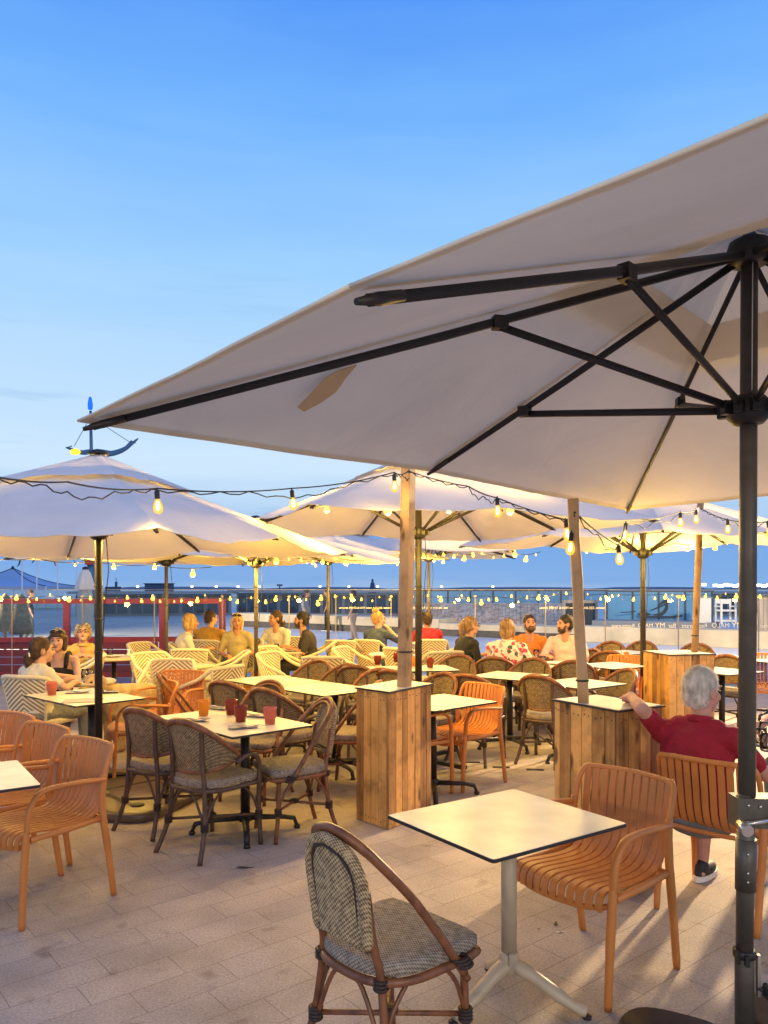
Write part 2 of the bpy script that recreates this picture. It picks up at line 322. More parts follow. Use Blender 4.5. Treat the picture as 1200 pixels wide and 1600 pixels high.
def floor_mat():
    m = bpy.data.materials.new('paving'); m.use_nodes = True; t = m.node_tree; bs = t.nodes['Principled BSDF']; bs.inputs['Roughness'].default_value = .72
    tc = N(t, 'ShaderNodeTexCoord'); mp = N(t, 'ShaderNodeMapping'); mp.inputs['Rotation'].default_value = (0, 0, R(-39.7)); L(t, tc.outputs['Object'], mp.inputs[0])
    br = N(t, 'ShaderNodeTexBrick'); br.offset = .37; br.inputs['Scale'].default_value = 1; br.inputs['Brick Width'].default_value = .40; br.inputs['Row Height'].default_value = .192
    br.inputs['Mortar Size'].default_value = .0028; br.inputs['Mortar Smooth'].default_value = .4; br.inputs['Bias'].default_value = 0
    br.inputs['Color1'].default_value = (.41, .345, .285, 1); br.inputs['Color2'].default_value = (.455, .385, .32, 1); br.inputs['Mortar'].default_value = (.29, .24, .195, 1)
    L(t, mp.outputs[0], br.inputs[0])
    n = N(t, 'ShaderNodeTexNoise'); n.inputs['Scale'].default_value = 95; n.inputs['Detail'].default_value = 3; L(t, tc.outputs['Object'], n.inputs[0])
    r = N(t, 'ShaderNodeValToRGB'); r.color_ramp.elements[0].position = .3; r.color_ramp.elements[1].position = .7; r.color_ramp.elements[0].color = (.76, .75, .74, 1); r.color_ramp.elements[1].color = (1.2, 1.2, 1.2, 1)
    L(t, n.outputs[0], r.inputs[0])
    mx = N(t, 'ShaderNodeMix', data_type='RGBA', blend_type='MULTIPLY'); mx.inputs[0].default_value = 1; L(t, br.outputs[0], mx.inputs[6]); L(t, r.outputs[0], mx.inputs[7])
    n2 = N(t, 'ShaderNodeTexNoise'); n2.inputs['Scale'].default_value = 2.4; n2.inputs['Detail'].default_value = 6; L(t, tc.outputs['Object'], n2.inputs[0])
    r2 = N(t, 'ShaderNodeValToRGB'); r2.color_ramp.elements[0].position = .32; r2.color_ramp.elements[1].position = .6; r2.color_ramp.elements[0].color = (.78, .77, .76, 1); r2.color_ramp.elements[1].color = (1.05, 1.05, 1.05, 1)
    L(t, n2.outputs[0], r2.inputs[0])
    mx2 = N(t, 'ShaderNodeMix', data_type='RGBA', blend_type='MULTIPLY'); mx2.inputs[0].default_value = 1; L(t, mx.outputs[2], mx2.inputs[6]); L(t, r2.outputs[0], mx2.inputs[7])
    n3 = N(t, 'ShaderNodeTexNoise'); n3.inputs['Scale'].default_value = 5; n3.inputs['Detail'].default_value = 2; L(t, tc.outputs['Object'], n3.inputs[0])
    r3 = N(t, 'ShaderNodeValToRGB'); r3.color_ramp.elements[0].position = .25; r3.color_ramp.elements[1].position = .36; r3.color_ramp.elements[0].color = (.66, .63, .61, 1); r3.color_ramp.elements[1].color = (1, 1, 1, 1); L(t, n3.outputs[0], r3.inputs[0])
    mx3 = N(t, 'ShaderNodeMix', data_type='RGBA', blend_type='MULTIPLY'); mx3.inputs[0].default_value = 1; L(t, mx2.outputs[2], mx3.inputs[6]); L(t, r3.outputs[0], mx3.inputs[7])
    L(t, mx3.outputs[2], bs.inputs['Base Color'])
    ad = N(t, 'ShaderNodeMath', operation='MULTIPLY_ADD'); L(t, n.outputs[0], ad.inputs[0]); ad.inputs[1].default_value = .35; 
    iv = N(t, 'ShaderNodeMath', operation='SUBTRACT'); iv.inputs[0].default_value = 1; L(t, br.outputs['Fac'], iv.inputs[1]); L(t, iv.outputs[0], ad.inputs[2])
    bp = N(t, 'ShaderNodeBump'); bp.inputs['Strength'].default_value = .5; bp.inputs['Distance'].default_value = .004; L(t, ad.outputs[0], bp.inputs['Height']); L(t, bp.outputs[0], bs.inputs['Normal'])
    return m

M = {}
M['canvas'] = canvas_mat('canvas', (.84, .765, .62), .20)
M['canvas2'] = canvas_mat('canvas_far', (.88, .82, .74), .16)
M['flap'] = mat('canvas_flap', (.62, .45, .26), .8, var=.1)
M['black'] = mat('dark_metal', (.016, .013, .012), .5, var=.25, vscale=30, bump=.05)
M['pole'] = mat('pole_metal', (.10, .088, .07), .45, .3, var=.15, vscale=20, bump=.08, bscale=300)
M['polefar'] = mat('olive_pole', (.11, .09, .06), .45, .3)
M['steel2'] = mat('fence_steel', (.34, .31, .26), .4, .4)
M['steel'] = mat('steel', (.6, .58, .55), .3, 1.0)
M['orange'] = mat('orange_plastic', (.58, .205, .045), .48, var=.12, vscale=4, bump=.04, bscale=400)
M['rattan'] = mat('rattan_pole', (.20, .072, .028), .38, var=.4, vscale=26, bump=.12, bscale=80, stretch=(1, 1, .5))
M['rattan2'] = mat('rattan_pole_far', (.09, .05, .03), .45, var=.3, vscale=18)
M['wrap'] = mat('binding', (.035, .02, .014), .6, bump=.5, bscale=120)
M['weave'] = weave_mat('woven_back', (.14, .085, .045), (.58, .42, .22), 76)
M['weave2'] = weave_mat('woven_seat', (.15, .115, .085), (.42, .34, .26), 76)
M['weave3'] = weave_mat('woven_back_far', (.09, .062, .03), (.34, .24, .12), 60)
M['cream'] = mat('cream_wicker', (.72, .62, .42), .5, var=.12, vscale=40, bump=.3, bscale=160)
M['chev'] = chevron_mat('chevron_wicker', (.27, .17, .07), (.80, .70, .50))
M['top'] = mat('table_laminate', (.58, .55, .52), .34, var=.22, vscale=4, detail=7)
M['toplit'] = mat('table_laminate_lit', (.72, .66, .52), .34, var=.07, vscale=6, detail=6)  # lit copy of the laminate, warm lamplight put into its colour
M['edge'] = mat('table_edge', (.02, .018, .017), .5)
M['creamleg'] = mat('cream_leg', (.50, .385, .25), .38, .0, var=.1, vscale=10, bump=.05, bscale=200)
M['plank'] = wood_mat('planter_planks', (.17, .068, .020), (.92, .47, .125))
M['post'] = wood_mat('pine_post', (.26, .145, .06), (.60, .38, .185), .7)
M['roundtop'] = mat('round_table_top', (.58, .47, .30), .4, var=.1, vscale=20)
M['glass'] = glass_mat('fence_glass')
M['glass2'] = glass_mat('tinted_glass', (.80, .80, .78), .8)
M['tumbler'] = glass_mat('clear_tumbler', (.95, .93, .9), 1.6)
M['red'] = mat('red_paint', (.60, .035, .02), .45, var=.12, vscale=3)
M['redpanel'] = mat('red_panel', (.36, .026, .02), .5, var=.35, vscale=2, bump=.2, bscale=6)
M['white'] = mat('white_paint', (.78, .76, .72), .5, var=.05)
M['letter'] = mat('white_vinyl', (.85, .83, .78), .5)
M['brass'] = mat('brass_clamp', (.75, .58, .30), .35, .7)
M['bulb'] = emit_mat('bulb_glow', (1.0, .66, .10), 2.2)
M['bulbglass'] = bulb_glass()
M['bulbcore'] = emit_mat('filament_glow', (1.0, .85, .45), 9.0)
M['cable'] = mat('cable_black', (.02, .018, .018), .6)
M['amber'] = stained('amber_glass', (.80, .40, .04))
M['plum'] = stained('plum_glass', (.34, .055, .035))
M['rose'] = stained('rose_glass', (.70, .24, .16))
M['napkin'] = mat('paper_napkin', (.46, .43, .44), .9, bump=.4, bscale=40)
M['baseplate'] = mat('ballast_plate', (.022, .023, .026), .5, var=.3, vscale=4, bump=.15, bscale=200)
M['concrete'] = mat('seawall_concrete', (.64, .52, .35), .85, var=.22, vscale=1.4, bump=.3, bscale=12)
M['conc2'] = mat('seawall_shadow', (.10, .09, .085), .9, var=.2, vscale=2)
M['prom'] = mat('promenade_paving', (.62, .62, .62), .65, var=.10, vscale=.5)
M['cladding'] = mat('weathered_boards', (.42, .34, .26), .85, var=.45, vscale=1.0, stretch=(7, 7, .6), bump=.4, bscale=2)
M['screenblue'] = mat('blue_screen', (.09, .27, .48), .25, var=.25, vscale=.6)
M['screendark'] = mat('screen_frame', (.02, .03, .045), .4)
M['silh'] = mat('silhouette_print', (.012, .014, .02), .6)
M['sea'] = mat('sea_water', (.05, .12, .22), .25, var=.2, vscale=.02)
M['tent'] = mat('tent_canvas', (.30, .42, .60), .7, var=.15, vscale=.2)
M['greyb'] = mat('grey_pavilion', (.22, .24, .28), .7, var=.1, vscale=.3)
M['darkglass'] = mat('pavilion_glass', (.03, .04, .055), .12, var=.4, vscale=.35)
M['far'] = mat('far_shore', (.06, .10, .17), .9)
M['far2'] = mat('far_hills', (.16, .26, .42), .9)
M['farlight'] = emit_mat('quay_light', (1.0, .93, .78), 5.0)
M['blueled'] = emit_mat('blue_beacon', (.005, .10, .9), 1.4)
M['yellowled'] = emit_mat('sculpture_lamp', (1.0, .66, .02), 2.2)
M['mast'] = mat('mast_steel', (.10, .17, .26), .4, .5)
M['thatch'] = mat('thatch', (.30, .22, .10), .9, var=.4, vscale=10)
M['phone'] = mat('black_plastic', (.012, .012, .013), .3)

# ------------------------------------------------------------------ setting
def sheet(name, x0, x1, y0, y1, z, m):
    o = MB().add([(x0, y0, z), (x1, y0, z), (x1, y1, z), (x0, y1, z)], [(0, 1, 2, 3)]).build(name, m); return tag(o, kind='structure')
sheet('terrace_paving', -14, 14, -6, 13.15, 0, floor_mat())
sheet('promenade', -70, 70, -10, 62, -.006, M['prom'])
sheet('sea', -4000, 4000, 55, 5000, -2.2, M['sea'])

# far shore across the bay, with quay lights
sh = MB()
for x, wd, h in [(-420, 300, 3.4), (-120, 260, 2.6), (240, 320, 2.6), (520, 240, 3), (-760, 360, 5), (760, 260, 3)]:
    sh.add([(x - wd / 2, 1500, -2), (x + wd / 2, 1500, -2), (x + wd * .4, 1500, h * .7), (x + wd * .1, 1500, h), (x - wd * .25, 1500, h * .85),
            (x - wd / 2, 1540, -2), (x + wd / 2, 1540, -2), (x + wd * .4, 1540, h * .7), (x + wd * .1, 1540, h), (x - wd * .25, 1540, h * .85)],
           [(0, 1, 2, 3, 4), (9, 8, 7, 6, 5), (1, 6, 7, 2), (2, 7, 8, 3), (3, 8, 9, 4), (4, 9, 5, 0)])
tag(sh.build('far_shore_terrain', M['far2']), kind='structure')

# ------------------------------------------------------------------ umbrellas
def canopy_fn(hub, ends, lo, hi, sag, hem, lift=0, seed=0):
    n = len(ends); ph = seed * 1.7
    def panel(i):
        A = ends[i]; B = ends[(i + 1) % n]
        def fn(u, v):
            s = lo + (hi - lo) * u
            e = A.lerp(B, v); p = hub.lerp(e, s)
            k = 4 * v * (1 - v)
            p.z -= sag * k * (s ** 1.2) * .7 + hem * k * max(0, s - .8) * 5 * .5
            am = .25 if seed == 1 else 1
            p.z += am * (.006 * math.sin(v * 17 + ph + i) * s * k + .004 * math.sin(u * 23 + v * 9 + i * 2 + ph) * k + .004 * math.sin(u * 11 - v * 31 + ph) * k)
            if seed == 1: p.z += .003 * k * s * math.sin(60 * v * (1.2 - s) + i) * (s > .3) * max(0, 1 - s) * 3 + .002 * math.sin(46 * u + 5 * math.sin(6 * v)) * max(0, k - .4)
            p.z += lift * (1 - .35 * u)
            return p
        return fn
    return [panel(i) for i in range(n)]
def umbrella(label, px, py, hubz, ends, runz, strut, m=None, polem=None, pr=.026, group='umbrellas over the terrace', base='cross', near=False, sag=.04, hem=.05, seed=0, lean=(0, 0)):
    """ends: world-space rib ends in order round the pole (8)"""
    m = m or M['canvas' if near else 'canvas2']; polem = polem or M['black']
    t = thing('umbrella', label, 'umbrella', (px, py, 0), 0, group); O = Vector((px, py, 0))
    hub = Vector((lean[0], lean[1], hubz)); E = [Vector(e) - O for e in ends]
    cv = MB(); seg = (22, 14) if near else (12, 8)
    top = hub + Vector((0, 0, .035))
    E2 = [e + Vector((0, 0, .03)) + (e - hub).normalized() * .035 for e in E]
    for f in canopy_fn(top, E2, .20, 1.0, sag, hem, 0, seed): cv.grid(f, seg[0], seg[1])
    # hem: a narrow turned-down border
    cvo = cv.build('canopy', m, t)
    ve = MB()
    for f in canopy_fn(top, E2, .012, .36, sag * .4, 0, .055, seed + 3): ve.grid(f, 6, seg[1])
    ve.build('vent', m, cvo)
    if near:
        fns = canopy_fn(top, E2, .20, 1.0, sag, hem, 0, seed)
        q = MB()
        for f in fns: q.grid(lambda u, v: f(.978 + .022 * u, v) - Vector((0, 0, .003)), 2, 14)
        q.build('hem_band', m, cvo)
        for i, f in enumerate(fns):
            q = MB(); q.grid(lambda u, v: f(.02 + .95 * u, .0 + .022 * v) - Vector((0, 0, .004)), 18, 1); q.build('seam_tape', m, cvo)
    hb = MB(); n = len(E)
    for f in canopy_fn(top, E2, 1.0, 1.0, sag, hem, 0, seed):
        pts = [f(1, j / 10) for j in range(11)]
        hb.tube(pts, .0045, 5)
    hb.build('hem', m, cvo)
    for i, e in enumerate(E):
        d = (e - hub); ln = d.length; dn = d / ln
        a = hub + dn * .06 - Vector((0, 0, .01)); b = hub + dn * (ln - .01)
        rb = MB().tube([a, a.lerp(b, .5) - Vector((0, 0, .006)), b], [.021, .021, .016] if not near else [.0155, .0155, .012], 4 if not near else 8, flat=(.62, 1)).build('rib', M['black'], t)
        q = MB(); q.tube([b - dn * .10, b - dn * .03, b + dn * .03], [.0155, .0165, .008], 8, flat=(.8, .8)); q.build('rib_cap', M['black'], rb)
        sp = hub + dn * strut - Vector((0, 0, .03))
        rh = Vector((d.x, d.y, 0)).normalized()
        s0 = Vector((lean[0] * runz / hubz, lean[1] * runz / hubz, runz)) + rh * .055
        q = MB(); q.tube([s0, sp], [.0145, .0145], 8, flat=(.7, 1)); q.box(sp + Vector((0, 0, .012)), (.05, .036, .044), Matrix.Rotation(math.atan2(rh.y, rh.x), 3, 'Z')); q.build('strut', M['black'], rb)
    q = MB(); q.lathe([(.03, -.05), (.07, -.045), (.078, 0), (.07, .03), (.03, .05), (.012, .075), (.0, .08)], hub, 16); q.build('hub', M['black'], t)
    q = MB(); q.lathe([(.034, -.06), (.052, -.055), (.075, -.03), (.078, .02), (.055, .045), (.036, .05)], (lean[0] * runz / hubz, lean[1] * runz / hubz, runz), 12)
    for e in E:
        rh = Vector((e.x - hub.x, e.y - hub.y, 0)).normalized(); q.box(Vector((lean[0] * runz / hubz, lean[1] * runz / hubz, runz)) + rh * .075, (.06, .03, .05), Matrix.Rotation(math.atan2(rh.y, rh.x), 3, 'Z'))
    q.build('runner', M['black'], t)
    if not near:
        MB().tube([(0, 0, .05), (lean[0], lean[1], hubz)], [pr * 1.1, pr], 12).build('pole', polem, t)
        q = MB(); q.tube([(.06, .0, runz - .05), (.075, .01, runz - .3), (.05, 0, runz - .55), (.03, 0, 1.2)], .004, 5); q.build('pull_cord', M['cable'], t)
        for k in range(3): MB().tube([(pr * 1.15 * math.cos(a), pr * 1.15 * math.sin(a), 1.15 + .004 * k + .25 * k) for a in [2 * PI * j / 10 for j in range(11)]], .005, 5).build('cord_wrap', M['cable'], t)
    if not near: q = MB(); q.lathe([(.085, .085), (.08, .10), (.03, .118), (0, .12)], hub, 14); q.build('finial', M['black'], t)
    if base == 'cross':
        q = MB()
        for k in range(4):
            a = PI / 4 + k * PI / 2; q.box((.28 * math.cos(a), .28 * math.sin(a), .055), (.56, .045, .035), Matrix.Rotation(a, 3, 'Z'))
        q.lathe([(.05, .07), (.05, .09), (.036, .10), (.036, .38), (.03, .39)], (0, 0, 0), 14); q.build('base', M['black'], t)
    return t
def ring_ends(c, ang, rc, rm, zc, zm):
    """eight rib ends, corners at angle ang+k*90 measured from -Y (towards the camera) to +X"""
    out = []
    for k in range(8):
        a = R(ang + 45 * k); r, z = (rc, zc) if k % 2 == 0 else (rm, zm)
        out.append(Vector((c[0] + r * math.sin(a), c[1] - r * math.cos(a), z)))
    return out

# the near umbrella, its corners worked out from the photograph
PX, PY = 1.312, 2.80
Lc = P3(140, 668, 2.37); Fc = P3(980, 800, 5.05); Nc = Vector((.95, .45, 2.193)); Gc = Vector((3.54, 3.23, 2.15))
Am = P3(568, 470, 1.40); Cm = P3(673, 738, 3.62); Dm = Vector((2.60, 4.14, 2.19)); Bm = Vector((2.30, 1.84, 2.2))
main = umbrella('large off-white umbrella nearest the camera, its dark ribs and crank pole seen from below', PX, PY, 2.875,
                [Lc, Cm, Fc, Dm, Gc, Bm, Nc, Am], 2.30, 1.0, near=True, sag=.006, hem=.0, base=None, seed=1, lean=(.018, 0))
q = MB(); q.lathe([(.0335, .02), (.0335, .315), (.031, .32)], (0, 0, 0), 20); q.build('lower_tube', M['pole'], main)
q = MB(); q.tube([(0, 0, .31), (.006, 0, .90)], [.0305, .0305], 20); q.build('middle_tube', M['pole'], main)
q = MB(); q.tube([(.004, 0, .55), (.006, 0, .737)], [.0365, .0365], 20, flat=(1, 1))
for z in (.80, .83, .90):
    for a in (-1.9, -1.3): pass
sl = q.build('sleeve', M['pole'], main)
q = MB()
for z in (.59, .622, .69): MB().ell((-.004, -.0365, z), (.005, .003, .005), seg=8, rg=5).build('rivet', M['steel'], sl)
q = MB(); q.tube([(.008, 0, .79), (.018, 0, 2.875)], [.0308, .0295], 24); q.build('pole', M['pole'], main)
q = MB(); q.prism([(-.042, -.040), (.05, -.046), (.19, -.046), (.205, -.02), (.19, .03), (.05, .044), (-.042, .04)], .785, .893)
cb = q.build('crank_housing', M['pole'], main)
q = MB(); q.tube([(.10, -.06, .828), (.02, -.085, .823), (-.055, -.10, .818)], .0075, 10); q.ell((.105, -.056, .829), (.018, .012, .018)); q.build('crank_arm', M['steel'], cb)
q = MB(); q.tube([(-.055, -.085, .817), (-.058, -.15, .810)], [.017, .021], 14); q.build('crank_grip', M['steel'], cb)
q = MB()
for p in [(-.005, -.044, .868), (.035, -.049, .865), (-.003, -.044, .803)]: MB().ell(p, (.006, .004, .006), seg=8, rg=5).build('screw', M['steel'], cb)
q = MB(); q.lathe([(.036, 0), (.040, .004), (.040, .026), (.036, .03)], (0, 0, .305), 20); q.box((-.01, -.043, .31), (.016, .012, .04)); q.box((-.035, -.02, .315), (.012, .014, .05)); q.build('lock_ring', M['black'], main)
q = MB(); q.box((.044, -.012, .245), (.012, .02, .15)); q.build('bracket', M['steel'], main)
q = MB(); q.tube([(.04, -.015, .20), (.062, -.025, .195)], .008, 8)
for k in range(6):
    a = k * PI / 3; q.ell((.068, -.028 + .018 * math.cos(a), .195 + .018 * math.sin(a)), (.012, .011, .011), seg=8, rg=5)
q.ell((.068, -.028, .195), (.013, .02, .02)); q.build('knob', M['black'], main)
q = MB(); q.tube([(.014, -.034, 2.82), (.011, -.034, 2.36)], .0022, 5); q.build('lift_cord', M['white'], main)
for k in (0, 1, 2):
    a = R(196 + 90 * k); cx, cy = .30 * math.cos(a), .30 * math.sin(a)
    poly = []
    for j in range(40):
        b = 2 * PI * j / 40; rr = .20 * (abs(math.cos(b)) ** 3.2 + abs(math.sin(b)) ** 3.2) ** (-1 / 3.2)
        poly.append((cx + rr * math.cos(b + a + PI / 4), cy + rr * math.sin(b + a + PI / 4)))
    q = MB(); n = len(poly); rings = []
    for sc, z in [(1, .004), (1.0, .035), (.985, .046), (.95, .053), (.0, .056)]:
        rings.append([(cx + (x - cx) * sc, cy + (y - cy) * sc, z) for x, y in poly])
    vs = [v for r_ in rings for v in r_]; fs = []
    for i in range(len(rings) - 1):
        for j in range(n): fs.append((i * n + j, i * n + (j + 1) % n, (i + 1) * n + (j + 1) % n, (i + 1) * n + j))
    q.add(vs, fs, True); q.build('ballast_plate', M['baseplate'], main)
# tan pocket flap hanging under the canopy beside the corner rib
hubw = Vector((PX + .018, PY, 2.91))
def on_canopy(a, b, s, v, dz): 
    e = a.lerp(b, v); p = hubw.lerp(e + Vector((0, 0, .03)), s); p.z += dz; return p - Vector((PX, PY, 0))
def seek(px, py, dz):
    best = None
    for i in range(60):
        for j in range(60):
            p = on_canopy(Lc, Cm, .4 + .55 * i / 59, .6 * j / 59, dz) + Vector((PX, PY, 0)); k = F / p.y
            e = (600 + p.x * k - px) ** 2 + (HY - (p.z - CAM_H) * k - py) ** 2
            if best is None or e < best[0]: best = (e, p - Vector((PX, PY, 0)))
    return best[1]
q = MB(); PL = [(556, 572, -.02), (528, 577, -.02), (505, 592, -.03), (482, 618, -.045), (463, 637, -.06), (476, 644, -.06), (500, 631, -.05), (524, 611, -.04), (542, 592, -.03)]
A_ = [seek(*p) for p in PL]; n = len(A_)
q.add([tuple(p) for p in A_] + [tuple(p + Vector((0, 0, .004))) for p in A_], [(0, 1, 8), (1, 2, 7, 8), (2, 3, 6, 7), (3, 4, 5, 6), (17, 10, 9), (17, 16, 11, 10), (16, 15, 12, 11), (15, 14, 13, 12)] + [(i, i + n, (i + 1) % n + n, (i + 1) % n) for i in range(n)])
q.build('pocket_flap', M['flap'], main)

U2 = umbrella('off-white umbrella at the left with its white top showing, on a slim dark pole', -2.215, 5.97, 2.60, ring_ends((-2.215, 5.97), 28.4, 2.1, 1.5, 1.95, 2.0), 2.08, .8, pr=.028, sag=.05, hem=.05, seed=2)
U3 = umbrella('off-white umbrella behind the tall planter, its near edge lifted to show dark ribs', .323, 7.2, 2.84, ring_ends((.323, 7.2), -23, 2.1, 1.5, 2.2, 2.235), 2.165, .85, pr=.03, sag=.03, hem=.03, seed=3)
U4 = umbrella('off-white umbrella at the right on a black pole between the two leaning posts', 3.03, 9.0, 2.80, ring_ends((3.03, 9.0), -14, 2.15, 1.55, 2.15, 2.2), 2.05, .85, pr=.03, sag=.04, hem=.04, seed=4)
far_u = [('small far umbrella glowing yellow underneath, second pole left of the tall post', -.90, 12.4, 2.60, 10, 2.09, 5), ('far umbrella whose pale edge runs right of the tall post', .75, 12.9, 2.62, 35, 2.16, 6),
         ('far umbrella hidden behind the left one, on an olive pole near the red fence', -3.0, 10.6, 2.45, 20, 2.0, 7), ('far umbrella on an olive pole in front of the seated group', -1.58, 9.5, 2.42, 15, 1.95, 8)]
for lb, x, y, hz, an, rz_, sd in far_u:
    umbrella(lb, x, y, hz, ring_ends((x, y), an, 2.0, 1.42, rz_ + .02, rz_ + .06), rz_ - .02 if sd < 7 else rz_, .8, m=M['canvas2'], polem=M['polefar'], pr=.024, seed=sd, sag=.04, hem=.03)

# square ballast slab beneath the left umbrella
sl = thing('ballast_slab', 'low dark square ballast slab under the left umbrella pole', 'ballast slab', (-2.05, 6.05, 0), R(-16))
q = MB(); poly = []
for j in range(48):
    b = 2 * PI * j / 48; rr = .60 * (abs(math.cos(b)) ** 7 + abs(math.sin(b)) ** 7) ** (-1 / 7); poly.append((rr * math.cos(b), rr * math.sin(b)))
n = 48; rings = [[(x * s_, y * s_, z) for x, y in poly] for s_, z in [(.985, .003), (1, .02), (1, .05), (.985, .066), (.93, .07), (0, .072)]]
vs = [v for r_ in rings for v in r_]; q.add(vs, [(i * n + j, i * n + (j + 1) % n, (i + 1) * n + (j + 1) % n, (i + 1) * n + j) for i in range(5) for j in range(n)], True)
q.build('slab', mat('wet_slab', (.10, .075, .055), .3, var=.35, vscale=5), sl)
q = MB()
for k in range(4): q.lathe([(.05, .071), (.05, .078), (.0, .079)], (.38 * (1 if k % 2 else -1), .38 * (1 if k < 2 else -1), 0), 12)
q.build('cap', M['black'], sl)

# ------------------------------------------------------------------ chairs
SEP = 'chairs set around the terrace tables'
def make_orange(label):
    t = thing('armchair', label, 'chair', (0, 0, 0), 0, 'orange slatted armchairs'); m = M['orange']
    n = 11; hw = .235
    def bow(x): return -.035 * (1 - (x / .24) ** 2)
    q = MB()
    for i in range(n):
        x = -hw + .027 + (2 * hw - .054) * i / (n - 1)
        b = bow(x); pth = bez([(x, -.262 + b, .792), (x, -.272 + b, .805), (x, -.255 + b, .79), (x * .99, -.232 + b, .66), (x * .97, -.215 + b * .9, .54), (x * .96, -.19 + b * .5, .47), (x * .96, -.13, .432)], 4)
        q.strip(pth, (.0152, 0, 0), .010)
    rail = bez([(-.243, -.20, .64), (-.243, -.232, .735), (-.228, -.262, .788), (-.18, -.278, .80), (0, -.302, .803), (.18, -.278, .80), (.228, -.262, .788), (.243, -.232, .735), (.243, -.20, .64)], 5)
    q.tube(rail, .0135, 8, flat=(1, 1))
    q.build('backrest', m, t)
    q = MB()
    for i in range(n):
        x = -hw + .027 + (2 * hw - .054) * i / (n - 1); k = 1 - (x / .24) ** 2
        pth = bez([(x * .96, -.135, .434), (x * .98, -.05, .428), (x, .08, .436), (x, .19 + .02 * k, .448), (x, .235 + .03 * k, .437), (x, .25 + .03 * k, .405), (x, .248 + .03 * k, .375)], 4)
        q.strip(pth, (.0152, 0, 0), .010)
    for s in (-1, 1): q.tube([(s * .245, -.20, .435), (s * .25, 0, .425), (s * .255, .22, .425)], .016, 8)
    q.tube(bez([(-.25, .225, .40), (-.15, .255, .375), (0, .272, .372), (.15, .255, .375), (.25, .225, .40)], 4), .012, 8)
    q.tube(bez([(-.24, -.19, .43), (-.1, -.215, .43), (0, -.22, .43), (.1, -.215, .43), (.24, -.19, .43)], 4), .012, 8)
    q.build('seat', m, t)
    for s in (-1, 1):
        MB().tube(bez([(s * .243, -.20, .66), (s * .247, -.19, .55), (s * .25, -.195, .43), (s * .248, -.225, .25), (s * .243, -.265, .0)], 5), [.0165] * 5 + [.018] * 5 + [.019] * 5 + [.017] * 5 + [.0145], 10).build('leg', m, t)
        MB().tube(bez([(s * .258, .235, .47), (s * .258, .24, .42), (s * .252, .25, .2), (s * .248, .255, 0)], 5), [.0165] * 5 + [.0185] * 5 + [.0165] * 5 + [.0145], 10).build('leg', m, t)
        MB().tube(bez([(s * .258, .235, .46), (s * .262, .228, .56), (s * .266, .19, .63), (s * .266, .12, .655), (s * .262, -.03, .652), (s * .252, -.15, .64), (s * .246, -.205, .635)], 5), .0155, 10, flat=(1.15, .85)).build('armrest', m, t)
    return t
def rattan_seat(t, m_pole, m_seat, hw=.215, cush=True):
    q = MB(); out = []
    for j in range(40):
        b = 2 * PI * j / 40; c, s = math.cos(b), math.sin(b); e = 12.0 if s > 0 else 2.8
        rr = (abs(c) ** e + abs(s) ** e) ** (-1 / e); out.append((hw * rr * c * (1.0 + .06 * max(0, s) - .05 * max(0, -s)), .215 * rr * s))
    n = 40; rings = [[(x * k, y * k, z) for x, y in out] for k, z in [(.98, .428), (1.0, .434), (1.0, .462), (.985, .470), (.95, .473), (.5, .470), (0, .468)]]
    vs = [v for r_ in rings for v in r_]
    q.add(vs, [(i * n + j, i * n + (j + 1) % n, (i + 1) * n + (j + 1) % n, (i + 1) * n + j) for i in range(6) for j in range(n)], True)
    q.build('seat', m_seat, t)
    MB().tube([(x * 1.0, y * 1.0, .412) for x, y in out], .015, 8, closed=True).build('seat_ring', m_pole, t)
def stretchers(t, m, feet, w):
    q = MB(); z = .20
    (a, b, c, d) = feet     # rear left, rear right, front right, front left at z
    q.tube([a, c], .0095, 8); q.tube([b, Vector(d) + Vector((0, 0, .012))], .0095, 8)
    q.tube(bez([Vector(a) + Vector((.01, 0, .0)), Vector(a).lerp(Vector(b), .28) + Vector((0, 0, .17)), Vector(a).lerp(Vector(b), .5) + Vector((0, .0, .195)), Vector(a).lerp(Vector(b), .72) + Vector((0, 0, .17)), Vector(b)], 5), .008, 8)
    for (u, v) in ((b, c), (d, a)):
        u = Vector(u); v = Vector(v)
        q.tube(bez([u, u.lerp(v, .12) + Vector((0, 0, .12)), u.lerp(v, .3) + Vector((0, 0, .2))], 4), .008, 8); q.tube(bez([v, v.lerp(u, .12) + Vector((0, 0, .12)), v.lerp(u, .3) + Vector((0, 0, .2))], 4), .008, 8)
    o = q.build('stretcher', m, t)
    for p in feet: 
        p = Vector(p); q = MB()
        for k in range(4): q.tube([p + Vector((.0205 * math.cos(x), .0205 * math.sin(x), -.018 + .012 * k)) for x in [2 * PI * j / 10 for j in range(10)]], .0065, 5, closed=True)
        q.build('binding', w, o)
    c0 = sum((Vector(p) for p in feet), Vector()) / 4; q = MB()
    q.ell(c0 + Vector((0, 0, .006)), (.035, .035, .018)); q.build('binding', w, o)
